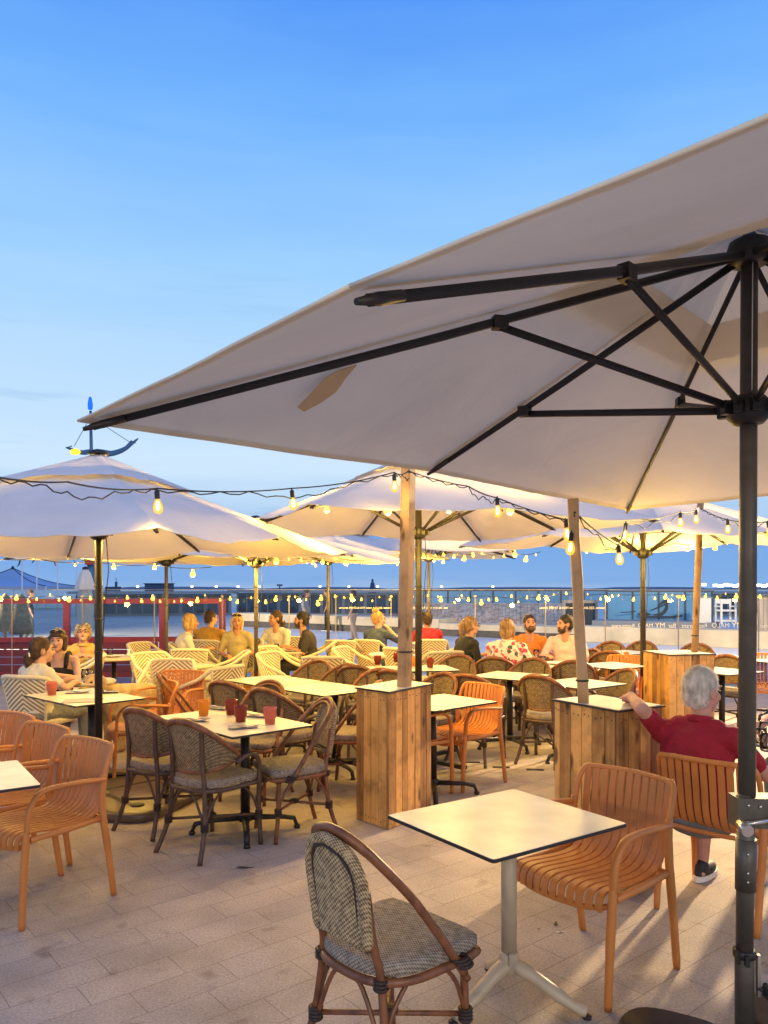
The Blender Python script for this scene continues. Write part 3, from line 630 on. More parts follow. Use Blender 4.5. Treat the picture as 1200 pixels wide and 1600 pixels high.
def make_side(label):            # side chair: arched woven back, doubled hoop sweeping down to the seat
    t = thing('bistro_chair', label, 'chair', (0, 0, 0), 0, 'woven brown bistro chairs'); m = M['rattan']
    pan = MB()
    def half(z): 
        k = max(0., min(1., (z - .49) / .365)); return .15 * (1 - max(0, (k - .35) / .65) ** 2.3) ** .5 * (0.93 + .07 * k) if k < 1 else 0
    def P(u, v, off):
        z = .525 + .33 * u; h = .134 * math.sqrt(max(0., 1 - max(0, (u - .55) / .45) ** 2.2)) * (.93 + .1 * min(u, .5)); x = h * (2 * v - 1)
        return Vector((x, -.205 - .05 * u - .03 * (1 - (x / .16) ** 2) + off, z))
    pan.grid(lambda u, v: P(u, v, -.006), 18, 12); pan.grid(lambda u, v: P(u, 1 - v, .006), 18, 12)
    bk = pan.build('backrest', M['weave'], t)
    path = [P(u / 14, 0, 0) for u in range(14)] + [P(1, .5, 0)] + [P(u / 14, 1, 0) for u in range(13, -1, -1)]
    MB().tube(bez([tuple(p) for p in path], 2), .019, 8, closed=True).build('wrapped_border', M['weave'], bk)
    inner = [Vector((p.x * .78, p.y - .011, .525 + (p.z - .525) * .86 + .028)) for p in path]
    MB().tube(inner, .006, 6, closed=True).build('trim_cord', M['wrap'], bk)
    q = MB()
    for o1, dz in ((0, 0), (.017, -.024)):
        s_ = 1
        H_ = [(.236, .11, .375), (.220, .01, .52), (.192, -.10, .675), (.152, -.205, .80), (.088, -.252, .862), (0, -.268, .884)]
        pth = [(-x, y + o1, z + dz) for x, y, z in H_] + [(x, y + o1, z + dz) for x, y, z in H_[-2::-1]]
        q.tube(bez(pth, 6), .0145 if not o1 else .012, 10)
    hp = q.build('hoop', m, t)
    for s in (-1, 1):
        q = MB()
        for k in range(3): q.tube([(s * .233 + .026 * math.cos(x), .11 - .012 * k + .03 * math.sin(x), .405 + .014 * k) for x in [2 * PI * j / 10 for j in range(10)]], .0072, 5, closed=True)
        q.build('binding', M['wrap'], hp)
    rattan_seat(t, m, M['weave2'])
    ft = []
    for s in (-1, 1):
        MB().tube(bez([(s * .128, -.226, .70), (s * .132, -.200, .52), (s * .145, -.182, .42), (s * .175, -.195, .2), (s * .205, -.255, 0)], 5), [.0125] * 5 + [.0140] * 16, 10).build('leg', m, t)
        MB().tube(bez([(s * .185, .165, .43), (s * .187, .17, .2), (s * .195, .19, 0)], 5), .0140, 10).build('leg', m, t)
    stretchers(t, m, [(-.168, -.196, .20), (.168, -.196, .20), (.187, .17, .20), (-.187, .17, .20)], M['wrap'])
    for (x, y) in ((-.147, -.184), (.147, -.184), (.186, .166), (-.186, .166)):
        q = MB()
        for k in range(3): q.tube([(x + .020 * math.cos(a), y + .020 * math.sin(a), .395 + .012 * k) for a in [2 * PI * j / 10 for j in range(10)]], .0065, 5, closed=True)
        q.build('leg_binding', M['wrap'], t)
    return t
def make_barrel(label):          # armchair: woven back wraps round, thick rim runs down to arm hoops
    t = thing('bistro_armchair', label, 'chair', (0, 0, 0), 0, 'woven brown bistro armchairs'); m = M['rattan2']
    def rim(a):
        k = math.cos(a * .92); k = max(0, k); return Vector((.262 * math.sin(a), -.02 - .235 * max(math.cos(a), -.2), .60 + .235 * k ** 1.1))
    def low(a): return Vector((.225 * math.sin(a), -.03 - .175 * max(math.cos(a), -.2), .515 + .06 * (1 - math.cos(a))))
    A = R(92); q = MB()
    f = lambda u, v: low(-A + 2 * A * v).lerp(rim(-A + 2 * A * v), u)
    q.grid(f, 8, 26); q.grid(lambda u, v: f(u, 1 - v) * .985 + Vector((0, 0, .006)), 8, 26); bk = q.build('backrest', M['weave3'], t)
    q = MB(); q.tube([rim(-A + 2 * A * i / 28) for i in range(29)], [.012 + .010 * math.sin(PI * i / 28) for i in range(29)], 10); q.tube([low(-A + 2 * A * i / 24) for i in range(25)], .0105, 8); q.build('rim', M['rattan'], bk)
    rattan_seat(t, m, M['weave2'], .225)
    for s in (-1, 1):
        r0 = rim(R(34) * s); MB().tube(bez([(r0.x, r0.y + .004, r0.z), (s * .135, -.200, .60), (s * .145, -.19, .44), (s * .165, -.205, .2), (s * .20, -.275, 0)], 5), .0155, 10).build('leg', m, t)
        MB().tube(bez([(s * .225, .215, 0), (s * .222, .20, .25), (s * .235, .19, .45), (s * .25, .165, .56), (s * .262, .10, .605), (s * .262, .02, .598), (s * .25, -.02, .57)], 5), .0155, 10).build('leg', m, t)
    stretchers(t, m, [(-.165, -.205, .20), (.165, -.205, .20), (.222, .20, .20), (-.222, .20, .20)], M['wrap'])
    return t
def make_cream(label):           # cream wicker armchair, chevron back
    t = thing('wicker_armchair', label, 'chair', (0, 0, 0), 0, 'cream wicker armchairs'); m = M['cream']
    def P(u, v, off):
        z = .40 + .43 * u; h = .175 + .06 * u; x = h * (2 * v - 1)
        return Vector((x, -.19 - .085 * u - .05 * (1 - (x / .24) ** 2) + off, z))
    q = MB(); q.grid(lambda u, v: P(u, v, -.009), 10, 12); q.grid(lambda u, v: P(u, 1 - v, .009), 10, 12); bk = q.build('backrest', M['chev'], t)
    q = MB(); q.tube(bez([(-.262, .215, .42), (-.285, .17, .60), (-.287, .05, .655), (-.272, -.12, .72), (-.245, -.235, .80), (-.205, -.288, .835), (0, -.33, .842), (.205, -.288, .835), (.245, -.235, .80), (.272, -.12, .72), (.287, .05, .655), (.285, .17, .60), (.262, .215, .42)], 6), [.021] * 73, 10); q.build('arm_rim', m, t)
    q = MB(); q.tube([P(0, i / 10, 0) for i in range(11)], .016, 8)
    for s in (0, 1): q.tube([P(i / 8, s, 0) for i in range(9)], .013, 8)
    q.build('border', m, bk)
    q = MB(); out = []
    for j in range(36):
        b = 2 * PI * j / 36; c, s = math.cos(b), math.sin(b); rr = (abs(c) ** 4 + abs(s) ** 4) ** (-.25); out.append((.245 * rr * c, .235 * rr * s))
    n = 36; rings = [[(x * k, y * k, z) for x, y in out] for k, z in [(.97, .39), (1, .40), (1, .43), (.96, .445), (0, .447)]]
    vs = [v for r_ in rings for v in r_]; q.add(vs, [(i * n + j, i * n + (j + 1) % n, (i + 1) * n + (j + 1) % n, (i + 1) * n + j) for i in range(4) for j in range(n)], True); q.build('seat', M['cream'], t)
    for s in (-1, 1):
        MB().tube([(s * .255, .215, .43), (s * .25, .225, 0)], .019, 10).build('leg', m, t)
        MB().tube(bez([(s * .19, -.20, .42), (s * .205, -.22, .2), (s * .225, -.265, 0)], 4), .018, 10).build('leg', m, t)
    q = MB(); z = .17
    q.tube([(-.25, .22, z), (-.21, -.22, z)], .011, 8); q.tube([(.25, .22, z), (.21, -.22, z)], .011, 8); q.tube([(-.24, .0, z), (.24, 0, z)], .011, 8); q.build('stretcher', m, t)
    return t
first = {}
def chair(kind, x, y, f, label, px=None):
    mk, = {'o': (make_orange,), 's': (make_side,), 'b': (make_barrel,), 'w': (make_cream,)}[kind]
    if kind not in first:
        o = mk(label); first[kind] = o; o.location = (x, y, 0); o.rotation_euler = (0, 0, rzf(*f))
    else: o = dup(first[kind], (x, y, 0), rzf(*f), label)
    return o
def cpx(kind, px, d, f, label): x, y = at(px, d); return chair(kind, x, y, f, label)

NE = (.57, .82); SW = (-.57, -.82); SE = (.82, -.57); NW = (-.82, .57)
chair('o', .91, 3.35, (-.77, -.64), 'empty orange slatted armchair tucked under the front cream-legged table')
chair('o', 1.76, 3.98, (.69, .73), 'orange slatted armchair in which the man in the dark red polo sits')
chair('o', .67, 6.54, (-.77, -.64), 'orange slatted armchair just right of the tall planter, back turned to the brown chairs')
chair('o', .19, 6.19, (.77, .64), 'orange slatted armchair mostly hidden behind the tall planter, one arm showing')
chair('o', -1.80, 4.05, SW, 'nearest and fully visible orange slatted armchair at the left edge')
chair('o', -2.22, 4.50, SW, 'middle orange slatted armchair of the row by the left edge table')
chair('o', -2.62, 4.92, SW, 'orange slatted armchair cut by the left edge, last in its row')
chair('o', -2.88, 5.85, (.75, .66), 'orange slatted armchair facing the table with the red candle glass')
chair('o', -2.12, 6.72, (-.9, -.43), 'orange slatted armchair at the right end of the table with the phone')
chair('o', -2.10, 7.55, (-.25, -.97), 'orange slatted armchair behind the one at the table with the phone')
cpx('o', 973, 9.3, (-.5, -.86), 'orange slatted armchair behind the round post, left of the black pole')
cpx('o', 1010, 9.9, (.9, -.4), 'orange slatted armchair half hidden by the far planter, right of the black pole')
cpx('o', 1192, 9.6, (-.4, -.9), 'orange slatted armchair at the right edge beyond the near umbrella pole')

chair('s', .025, 2.64, (.73, .68), 'woven brown bistro chair in the centre foreground, nearest the camera')
chair('s', -.62, 5.20, (-.88, -.47), 'woven bistro side chair at the right end of the table with four glasses')
chair('s', -1.02, 6.05, (-.35, -.94), 'woven bistro side chair behind the four glasses, its arch above the table')
chair('s', -1.78, 7.0, (.97, .2), 'woven bistro side chair seen edge-on behind the orange glass')
cpx('s', 545, 6.35, (-.9, .3), 'woven bistro side chair at the right end of the long table, beside the planter')

chair('b', -1.10, 4.90, (.57, .82), 'woven bistro armchair in front of the table with four glasses, nearest one')
chair('b', -1.52, 5.34, (.55, .83), 'woven bistro armchair left of the nearest one at the table with four glasses')
chair('b', -1.28, 6.85, (.5, .86), 'woven bistro armchair pushed in at the left of the long table near side')
chair('b', -.82, 6.35, (.62, .78), 'woven bistro armchair pushed in at the right of the long table near side')
for px, d, f, lb in [
    (478, 8.35, SW, 'woven bistro armchair at the far side of the long table, left one'), (523, 7.9, SW, 'woven bistro armchair at the far side of the long table, right one'),
    (566, 8.2, (.3, .95), 'woven bistro armchair left of the tall post with a dark red glass behind'), (588, 7.4, (-.2, -.98), 'woven bistro armchair whose low arch shows just above the planter top'),
    (628, 7.75, (.5, .86), 'woven bistro armchair directly behind the tall square post'), (668, 7.1, (-.75, -.66), 'woven bistro armchair right of the tall planter with its arm hoop showing'),
    (708, 9.0, (-.4, -.9), 'woven bistro armchair in front of the woman in black, facing the camera'), (700, 9.9, (.95, .3), 'woven bistro armchair in which the woman in black sits'),
    (742, 7.35, (.45, .9), 'woven bistro armchair with its back to the orange chair by the planter'), (775, 9.15, (.25, .97), 'woven bistro armchair holding the woman in the floral shirt'),
    (822, 8.55, (-.55, -.83), 'woven bistro armchair facing us between floral shirt and striped jeans'), (1.55, 7.28, (.6, .8), 'woven bistro armchair standing free left of the round-post planter, full legs visible'),
    (892, 8.75, (.1, 1), 'woven bistro armchair in front of the man in pink, cut by the round post'), (950, 7.55, (-.95, -.3), 'woven bistro armchair just right of the round post with rounded pale back'),
    (948, 11.3, SW, 'woven bistro armchair farthest back between round post and black pole'), (952, 10.0, (.3, .95), 'woven bistro armchair with dark rim right of the round post'),
    (998, 11.4, SW, 'woven bistro armchair farthest back by the black umbrella pole'), (1088, 10.9, (-.4, -.9), 'woven bistro armchair behind the far planter, arch beside its pale post'),
    (1128, 9.0, (-.6, -.8), 'woven bistro armchair right of the white-haired head'), (838, 10.3, (-.1, -1), 'woven bistro armchair in which the man in orange sits'),
    (905, 10.0, (-.9, -.4), 'woven bistro armchair in which the man in pink sits')]:
    if px < 10: chair('b', px, d, f, lb)
    else: cpx('b', px, d, f, lb)
for px, d, f, lb in [
    (70, 7.25, (.25, .97), 'cream chevron armchair holding the woman with the brown ponytail'), (118, 9.1, (-.9, -.35), 'cream chevron armchair by the woman in the black top, beside the dog'),
    (240, 11.1, (.9, -.4), 'cream chevron armchair by the red fence, left of the olive pole'), (252, 9.3, (.75, -.65), 'cream chevron armchair with a tall back left of the round tables'),
    (262, 8.3, (.1, -1), 'cream chevron armchair right behind the orange chairs'), (304, 10.3, (.0, 1), 'cream chevron armchair below the man in the mustard sweater'),
    (300, 11.0, (.9, .2), 'cream chevron armchair in which the blonde woman in white sits'), (348, 9.6, (-.95, -.2), 'cream chevron armchair below the woman in the khaki shirt'),
    (325, 8.0, (-.85, .5), 'cream chevron armchair behind the dark edge-on chair'), (378, 11.6, (-.2, -1), 'cream chevron armchair in which the woman in khaki sits'),
    (440, 10.3, (.85, -.5), 'cream chevron armchair in front of the brown dog'), (448, 9.4, (.9, -.45), 'cream chevron armchair nearest the long table, facing right'),
    (510, 9.2, (.1, 1), 'cream chevron armchair right behind the long brown-chair table'), (490, 11.5, (-.95, -.1), 'cream chevron armchair holding the man in the dark shirt'),
    (446, 12.2, (-.3, -.9), 'cream chevron armchair of the woman in the white blouse'), (542, 11.9, (.3, .95), 'empty cream chevron armchair left of the woman in blue'),
    (588, 12.0, (.55, .83), 'cream chevron armchair of the woman with the blonde bun'), (562, 10.2, (.9, -.4), 'cream chevron armchair facing right in front of the woman in blue'),
    (618, 11.3, (-.8, .3), 'cream chevron armchair just left of the tall square post'), (672, 12.1, (.0, 1), 'cream chevron armchair of the person in red'),
    (704, 11.8, (-.9, .4), 'cream chevron armchair between the red top and the black top'), (640, 10.4, (.6, .8), 'cream chevron armchair mostly hidden by the tall square post'),
    (684, 9.9, (-.3, .95), 'cream chevron armchair with its arm right of the black pole'), (815, 12.0, (.0, -1), 'cream chevron armchair beyond the man in the orange shirt'),
    (330, 12.0, (.2, .98), 'cream chevron armchair in which the man in mustard sits')]:
    cpx('w', px, d, f, lb)

# ------------------------------------------------------------------ tables
def table(label, cx, cy, u, lu, lv, m='toplit', leg='cross', ba=0, off=(0, 0), th=.012, group=None, h=.74):
    """u: unit direction of the first side; lu, lv side lengths"""
    t = thing('table', label, 'table', (cx, cy, 0), 0, group); u = Vector((u[0], u[1])); u.normalize(); v = Vector((-u.y, u.x))
    def rect(k, r=.012):
        a, b = lu / 2 - k, lv / 2 - k; out = []
        for (sx_, sy_, a0) in ((1, 1, 0), (-1, 1, 90), (-1, -1, 180), (1, -1, 270)):
            for j in range(4):
                q = R(a0 + 30 * j); p = u * (sx_ * (a - r) + r * math.cos(q)) + v * (sy_ * (b - r) + r * math.sin(q)); out.append((p.x, p.y))
        return out
    q = MB(); q.prism(rect(.0), h - th, h); q._m = 1; q.prism(rect(.0025), h, h + .0015)
    q.build('tabletop', [M['edge'], M[m]], t)
    ox, oy = off
    if leg == 'cross':
        MB().lathe([(.032, .09), (.032, h - th - .01)], (ox, oy, 0), 14).build('column', M['black'], t)
        q = MB(); q.lathe([(.05, .075), (.05, .11), (.034, .13)], (ox, oy, 0), 12)
        for k in range(4):
            a = ba + k * PI / 2; c, s = math.cos(a), math.sin(a)
            q.tube([(ox + .02 * c, oy + .02 * s, .095), (ox + .25 * c, oy + .25 * s, .085), (ox + .33 * c, oy + .33 * s, .07), (ox + .35 * c, oy + .35 * s, .02)], [.026, .02, .02, .017], 6, flat=(1, .8)); q.lathe([(.022, .002), (.022, .02), (.015, .025)], (ox + .35 * c, oy + .35 * s, 0), 8)
        q.build('base', M['black'], t)
        q = MB(); q.box((ox, oy, h - th - .012), (.34, .05, .02), Matrix.Rotation(ba, 3, 'Z')); q.box((ox, oy, h - th - .012), (.05, .34, .018), Matrix.Rotation(ba, 3, 'Z')); q.build('bracket', M['black'], t)
    elif leg == 'cream':
        MB().lathe([(.0315, .15), (.0315, h - th - .004)], (ox, oy, 0), 20).build('column', M['creamleg'], t)
        q = MB(); q.lathe([(.036, .125), (.040, .13), (.040, .185), (.038, .2), (.033, .205)], (ox, oy, 0), 18); q.box((ox, oy - .04, .19), (.012, .016, .045)); q.build('collar', M['creamleg'], t)
        for (dx, dy) in ba:
            e = Vector((ox + dx, oy + dy, .022)); q = MB(); q.tube(bez([(ox + dx * .06, oy + dy * .06, .155), (ox + dx * .3, oy + dy * .3, .125), (ox + dx * .75, oy + dy * .75, .05), e], 5), [.034] * 5 + [.03] * 5 + [.024] * 5 + [.02], 10, flat=(1, .85)); lg = q.build('leg', M['creamleg'], t)
            q = MB(); q.lathe([(.018, .002), (.018, .012)], e - Vector((0, 0, .022)), 10); q.build('foot_pad', M['black'], lg)
    return t
G1 = 'square laminate tables'
table('front pale laminate table on a cream tripod pedestal', .475, 3.02, (.82, .57), .70, .62, 'top', 'cream', [(.28, -.115), (-.235, -.15), (-.045, .26)], off=(.022, .04), th=.012, group=G1)
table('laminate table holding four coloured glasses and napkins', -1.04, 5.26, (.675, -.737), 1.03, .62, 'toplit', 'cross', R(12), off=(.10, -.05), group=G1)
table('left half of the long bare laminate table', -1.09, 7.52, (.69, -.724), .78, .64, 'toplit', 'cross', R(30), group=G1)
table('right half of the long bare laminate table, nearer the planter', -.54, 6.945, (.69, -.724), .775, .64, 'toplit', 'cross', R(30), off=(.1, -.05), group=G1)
table('laminate table half hidden behind the tall planter', .44, 6.12, (.75, .66), .72, .60, 'toplit', 'cross', R(0), off=(-.05, .02), group=G1)
table('pale laminate table left of the free-standing woven armchair', 1.30, 7.95, (.6, .8), .62, .62, 'toplit', 'cross', R(20), group=G1)
table('pale laminate table just behind the round leaning post', 1.86, 7.32, (.80, .6), .64, .62, 'toplit', 'cross', R(20), group=G1)
x, y = at(957, 9.0); table('pale laminate table right of the round post with an orange chair behind', x, y, (.85, .5), .66, .62, 'top', 'cross', R(40), group=G1)
x, y = at(965, 10.75); table('pale laminate table farthest back by the black umbrella pole', x, y, (.9, .43), .9, .62, 'top', 'cross', R(40), group=G1)
x, y = at(1128, 8.4); table('pale laminate table right of the white-haired man behind', x, y, (.85, .5), .62, .6, 'top', 'cross', R(40), group=G1)
x, y = at(1206, 9.7); table('pale laminate table at the right edge by an orange chair', x, y, (.9, .43), .7, .62, 'top', 'cross', R(40), group=G1)
T11 = (2.46, 4.62)
table('laminate table at the right edge with clear jar glasses on it', T11[0], T11[1], (.69, .73), .66, .66, 'top', 'cream', [(-.26, -.05), (.2, -.18), (.06, .26)], group=G1)
table('laminate table corner at the left edge by the orange chairs', -2.02, 3.62, (.82, .57), .64, .62, 'top', 'cross', R(20), off=(-.3, .05), group=G1)
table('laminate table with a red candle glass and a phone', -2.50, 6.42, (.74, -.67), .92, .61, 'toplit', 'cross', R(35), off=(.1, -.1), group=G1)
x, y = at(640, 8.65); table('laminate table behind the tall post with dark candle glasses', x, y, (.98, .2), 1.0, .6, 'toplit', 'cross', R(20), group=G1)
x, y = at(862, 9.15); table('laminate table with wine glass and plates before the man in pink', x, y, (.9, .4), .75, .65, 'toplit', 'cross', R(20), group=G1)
def round_table(label, px, d, r, h=.72, m='roundtop'):
    x, y = at(px, d); t = thing('round_table', label, 'table', (x, y, 0), 0, 'round cafe tables')
    MB().lathe([(r - .01, h - .03), (r, h - .025), (r, h - .006), (r - .008, h), (0, h + .0005)], (0, 0, 0), 32).build('tabletop', M[m], t)
    MB().lathe([(.2, .005), (.2, .02), (.05, .035), (.03, .06), (.03, h - .03)], (0, 0, 0), 16).build('pedestal', M['black'], t); return t
round_table('round wooden cafe table in front of the blonde woman in white', 293, 9.2, .30)
round_table('round wooden cafe table left of the long laminate table', 335, 8.1, .31)
round_table('round cafe table between the woman in white blouse and the bearded man', 445, 11.3, .34)
round_table('round cafe table with drinks in front of the man in yellow', 178, 10.0, .38, .75)
round_table('round cafe table with cups by the woman in the black top', 132, 7.7, .30)
round_table('round white cafe table behind the candle glasses, left of the tall post', 615, 10.6, .34, .74, 'white')

# ------------------------------------------------------------------ wooden planters with leaning posts
def planter(label, corner, a, la, b, lb, h, post, pr, square, lean, plz=2.6):
    """corner: near bottom corner; a, b unit directions of the two visible sides"""
    t = thing('planter_box', label, 'planter', (corner[0], corner[1], 0), 0, 'plank planter boxes with posts')
    a = Vector((*a, 0)).normalized(); b = Vector((*b, 0)).normalized(); rnd = random.Random(label)
    def side(o, d, ln, nrm, name='plank_side'):
        q = MB(); x = 0; k = 0
        while x < ln - .01:
            wd = min(rnd.choice([.07, .078, .085, .094]), ln - x)
            if ln - x - wd < .03: wd = ln - x
            q._t = rnd.random(); c = o + d * (x + wd / 2) + nrm * (-.011 + rnd.uniform(-.0015, .0025)); hh = h - rnd.uniform(.0, .006)
            q.box(c + Vector((0, 0, hh / 2 + .004)), (wd - .005, .022, hh), Matrix.Rotation(math.atan2(d.y, d.x) + rnd.uniform(-.004, .004), 3, 'Z')); q._m = 1
            for zz in (.045, h - .05):
                for o_ in (-.2, .2): q.ell(c + d * (wd * o_) + nrm * .0105 + Vector((0, 0, zz + rnd.uniform(-.012, .012))), (.0042, .0042, .0052), seg=6, rg=4)
            q._m = 0; x += wd
        return q
    na = Vector((a.y, -a.x, 0)); na = na if na.dot(b) < 0 else -na
    nb = Vector((b.y, -b.x, 0)); nb = nb if nb.dot(a) < 0 else -nb
    O = Vector((0, 0, 0))
    side(O, a, la, na).build('plank_side', [M['plank'], M['edge']], t)
    side(O - nb * 0 + b * .024, b, lb - .024, nb).build('plank_side', [M['plank'], M['edge']], t)
    side(O + b * lb, a, la, -na).build('plank_side', [M['plank'], M['edge']], t)
    side(O + a * la + b * .024, b, lb - .05, -nb).build('plank_side', [M['plank'], M['edge']], t)
    e = .012; pl = [O - a * e - b * e, O + a * (la + e) - b * e, O + a * (la + e) + b * (lb + e), O - a * e + b * (lb + e)]
    q = MB(); q.prism([(p.x, p.y) for p in pl], h, h + .010); q._m = 1
    pl = [O + a * .002 + b * .002, O + a * (la - .002) + b * .002, O + a * (la - .002) + b * (lb - .002), O + a * .002 + b * (lb - .002)]
    q.prism([(p.x, p.y) for p in pl], h + .010, h + .0125); q.build('lid', [M['edge'], M['top']], t)
    q = MB(); q._t = rnd.random(); p0 = Vector((post[0] - corner[0], post[1] - corner[1], h + .012)); p1 = p0 + Vector((lean[0], lean[1], plz - h))
    if square:
        rot = Matrix.Rotation(math.atan2(a.y, a.x), 3, 'Z'); vs = []
        for p in (p0, p1): vs += [p + rot @ Vector((sx_ * pr, sy_ * pr, 0)) for sx_, sy_ in ((-1, -1), (1, -1), (1, 1), (-1, 1))]
        q.add(vs, [(3, 2, 1, 0), (4, 5, 6, 7), (0, 1, 5, 4), (1, 2, 6, 5), (2, 3, 7, 6), (3, 0, 4, 7)])
    else:
        q.tube([p0.lerp(p1, i / 10) + Vector((.0018 * math.sin(i * 1.3), .0015 * math.cos(i), 0)) for i in range(11)], [pr * (1 + .05 * math.sin(i * 2.2)) for i in range(11)], 16)
    po = q.build('post', M['post'], t)
    q = MB(); c = p0.lerp(p1, .11 if not square else .16); k = 1.45 if square else 1.06
    q.tube([c + Vector((pr * k * math.cos(x), pr * k * math.sin(x), 0)) for x in [2 * PI * j / 14 for j in range(14)]], .006, 6, closed=True); q.build('strap', M['cable'], po)
    return t
planter('tall plank planter box left of centre carrying a square leaning post', (.035, 5.23), (.57, .82), .55, (-.68, .73), .34, .93, (.145, 5.50), .038, True, (.03, 0), 2.5)
planter('plank planter box under the red-shirted man\'s hand, with a round leaning post', (1.25, 4.10), (.85, .52), .35, (-.52, .85), .48, .985, (1.13, 4.36), .031, False, (-.06, .0), 2.14)
planter('far plank planter box behind the white-haired head with a pale round post', (2.93, 7.9), (.98, .2), .52, (-.2, .98), .5, .95, (3.32, 8.22), .035, False, (.065, 0), 2.55)

# ------------------------------------------------------------------ glass fence with lettering
fence = thing('glass_fence', 'clear glass fence with slim posts and white lettering around the terrace', 'fence', (0, 13.0, 0))
fx = [(p - 600) / F * 13.0 for p in (-110, 20, 130, 242, 348, 452, 525, 611, 742, 852, 945, 1059, 1184, 1310)]
for i in range(len(fx) - 1):
    q = MB(); q.box(((fx[i] + fx[i + 1]) / 2, 0, .835), (fx[i + 1] - fx[i] - .02, .012, 1.55)); q.build('glass_panel', M['glass'], fence)
    q = MB(); q.box(((fx[i] + fx[i + 1]) / 2, 0, 1.613), (fx[i + 1] - fx[i] - .02, .013, .006)); q.build('top_edge', M['steel2'], fence)
for x in fx:
    q = MB(); q.box((x, -.03, .76), (.013, .016, 1.5)); q.box((x, -.03, .01), (.10, .10, .018)); po = q.build('post', M['steel2'], fence)
    q = MB(); q.tube([(x, -.055, 1.5), (x, -.045, 1.5)], .036 if x > 4.8 else .018, 14, flat=(1.4, .9)); q.tube([(x, -.012, 1.5), (x, -.042, 1.5)], .012, 10)
    q.build('clamp', M['brass'], po)
def text(s, px, py, d, wpx, parent, name='lettering', m='letter', mirror=True, align='CENTER'):
    c = bpy.data.curves.new('lettering', 'FONT'); c.body = s; c.size = .1; c.extrude = .001; c.align_x = align; c.align_y = 'CENTER'
    o = bpy.data.objects.new('tmp', c); C.objects.link(o); bpy.context.view_layer.update()
    me = bpy.data.meshes.new_from_object(o.evaluated_get(bpy.context.evaluated_depsgraph_get())); C.objects.unlink(o); bpy.data.objects.remove(o)
    me.materials.clear(); me.materials.append(M[m]); o = bpy.data.objects.new(name, me); C.objects.link(o)
    p = P3(px, py, d); k_ = wpx / F * d / max(1e-6, max(v.co.x for v in me.vertices) - min(v.co.x for v in me.vertices)); o.scale = (k_, k_, 1); o.location = p - (parent.location if parent else Vector()); o.rotation_euler = (R(90), 0, PI if mirror else 0); o.parent = parent
    return o
for (x0, x1, xa, xb, wa, wb) in [(530, 612, 558, 590, 24, 15), (625, 700, 652, 684, 24, 15), (843, 947, 873, 919, 30, 20)]:
    text('FISH & CHIPS', xa, 950, 12.975, wa, fence); text('ZEE-BAR', xb, 950, 12.975, wb, fence)
    for u, v in ((x0, xa - wa / 2 - 2), (xa + wa / 2 + 2, xb - wb / 2 - 2), (xb + wb / 2 + 2, x1)):
        p = P3(u, 950, 12.975) - Vector((0, 13, 0)); r_ = P3(v, 950, 12.975) - Vector((0, 13, 0)); MB().box((p + r_) / 2, (r_.x - p.x, .003, .013)).build('line_mark', M['letter'], fence)
for s, x, wd in [('Restaurant', 973.5, 36), ('MALO', 1008.5, 23), ('MY', 1031.5, 15), ('Bar', 1050, 12), ('Restaurant', 1085, 40), ('MALO', 1126, 27), ('MY', 1152, 17), ('Bar', 1172, 13), ('Restaurant', 1204, 36)]:
    text(s, x, 978 if s not in ('MALO', 'MY') else 977.5, 12.975, wd, fence)

# red framed windbreak behind the fence on the left
red = thing('windbreak', 'red framed windbreak with glass and solid red lower boards', 'windbreak', (0, 0, 0))
A0 = Vector((-8.6, 13.9, 0)); A1 = Vector((P3(350, 0, 14.2).x, 14.2, 0)); zt = 1.40
xs = [at(px, 14.0)[0] for px in (-120, 105, 252, 345)]
q = MB()
for z, hh in ((zt, .09), (.70, .09), (.06, .1)): q.box((A0.lerp(A1, .5) + Vector((0, 0, z))), ((A1 - A0).length, .07, hh), Matrix.Rotation(math.atan2(A1.y - A0.y, A1.x - A0.x), 3, 'Z'))
q.build('rail', M['red'], red)
for px in (-70, 105, 252, 345):
    x = at(px, 14.05)[0]; k = (x - A0.x) / (A1.x - A0.x); p = A0.lerp(A1, k); MB().box(p + Vector((0, -.01, zt / 2 + .022)), (.11, .085, zt + .045)).build('post', M['red'], red)
bx = [A0.x] + [at(px, 14.05)[0] for px in (-70, 105, 252, 345)]
for i in range(4):
    u, v = bx[i] + .06, bx[i + 1] - .06; y = 14.05
    MB().box(((u + v) / 2, y, 1.05), (v - u, .01, .60)).build('glass_pane', M['glass2'], red)
    q = MB()
    for k in range(4): q.box(((u + v) / 2, y + .003 * k, .17 + .14 * k), (v - u, .03, .13))
    q.build('lower_board', M['redpanel'], red)

# ------------------------------------------------------------------ string lights
BULB = None
def bulb_meshes():
    s = MB(); s.lathe([(.006, .0), (.014, -.004), (.0165, -.012), (.0165, -.05), (.0155, -.056)], (0, 0, 0), 12); s.tube([(0, 0, .012), (0, 0, 0)], .006, 6)
    b = MB(); b.lathe([(.013, -.054), (.016, -.066), (.025, -.084), (.0305, -.105), (.029, -.125), (.02, -.142), (.0, -.15)], (0, 0, 0), 16)
    f = MB(); f.lathe([(.0, -.066), (.007, -.07), (.013, -.095), (.012, -.118), (.0, -.13)], (0, 0, 0), 10)
    return s.mesh('socket', M['cable']), b.mesh('bulb', M['bulbglass']), f.mesh('filament', M['bulbcore'])
SOCK, BUL, FIL = bulb_meshes()
def small_bulb():
    b = MB(); b.ell((0, 0, -.04), .024, seg=10, rg=7); b.lathe([(.011, -.018), (.012, .006), (0, .008)], (0, 0, 0), 8); return b.mesh('bulb', M['bulb'])
SB = small_bulb()
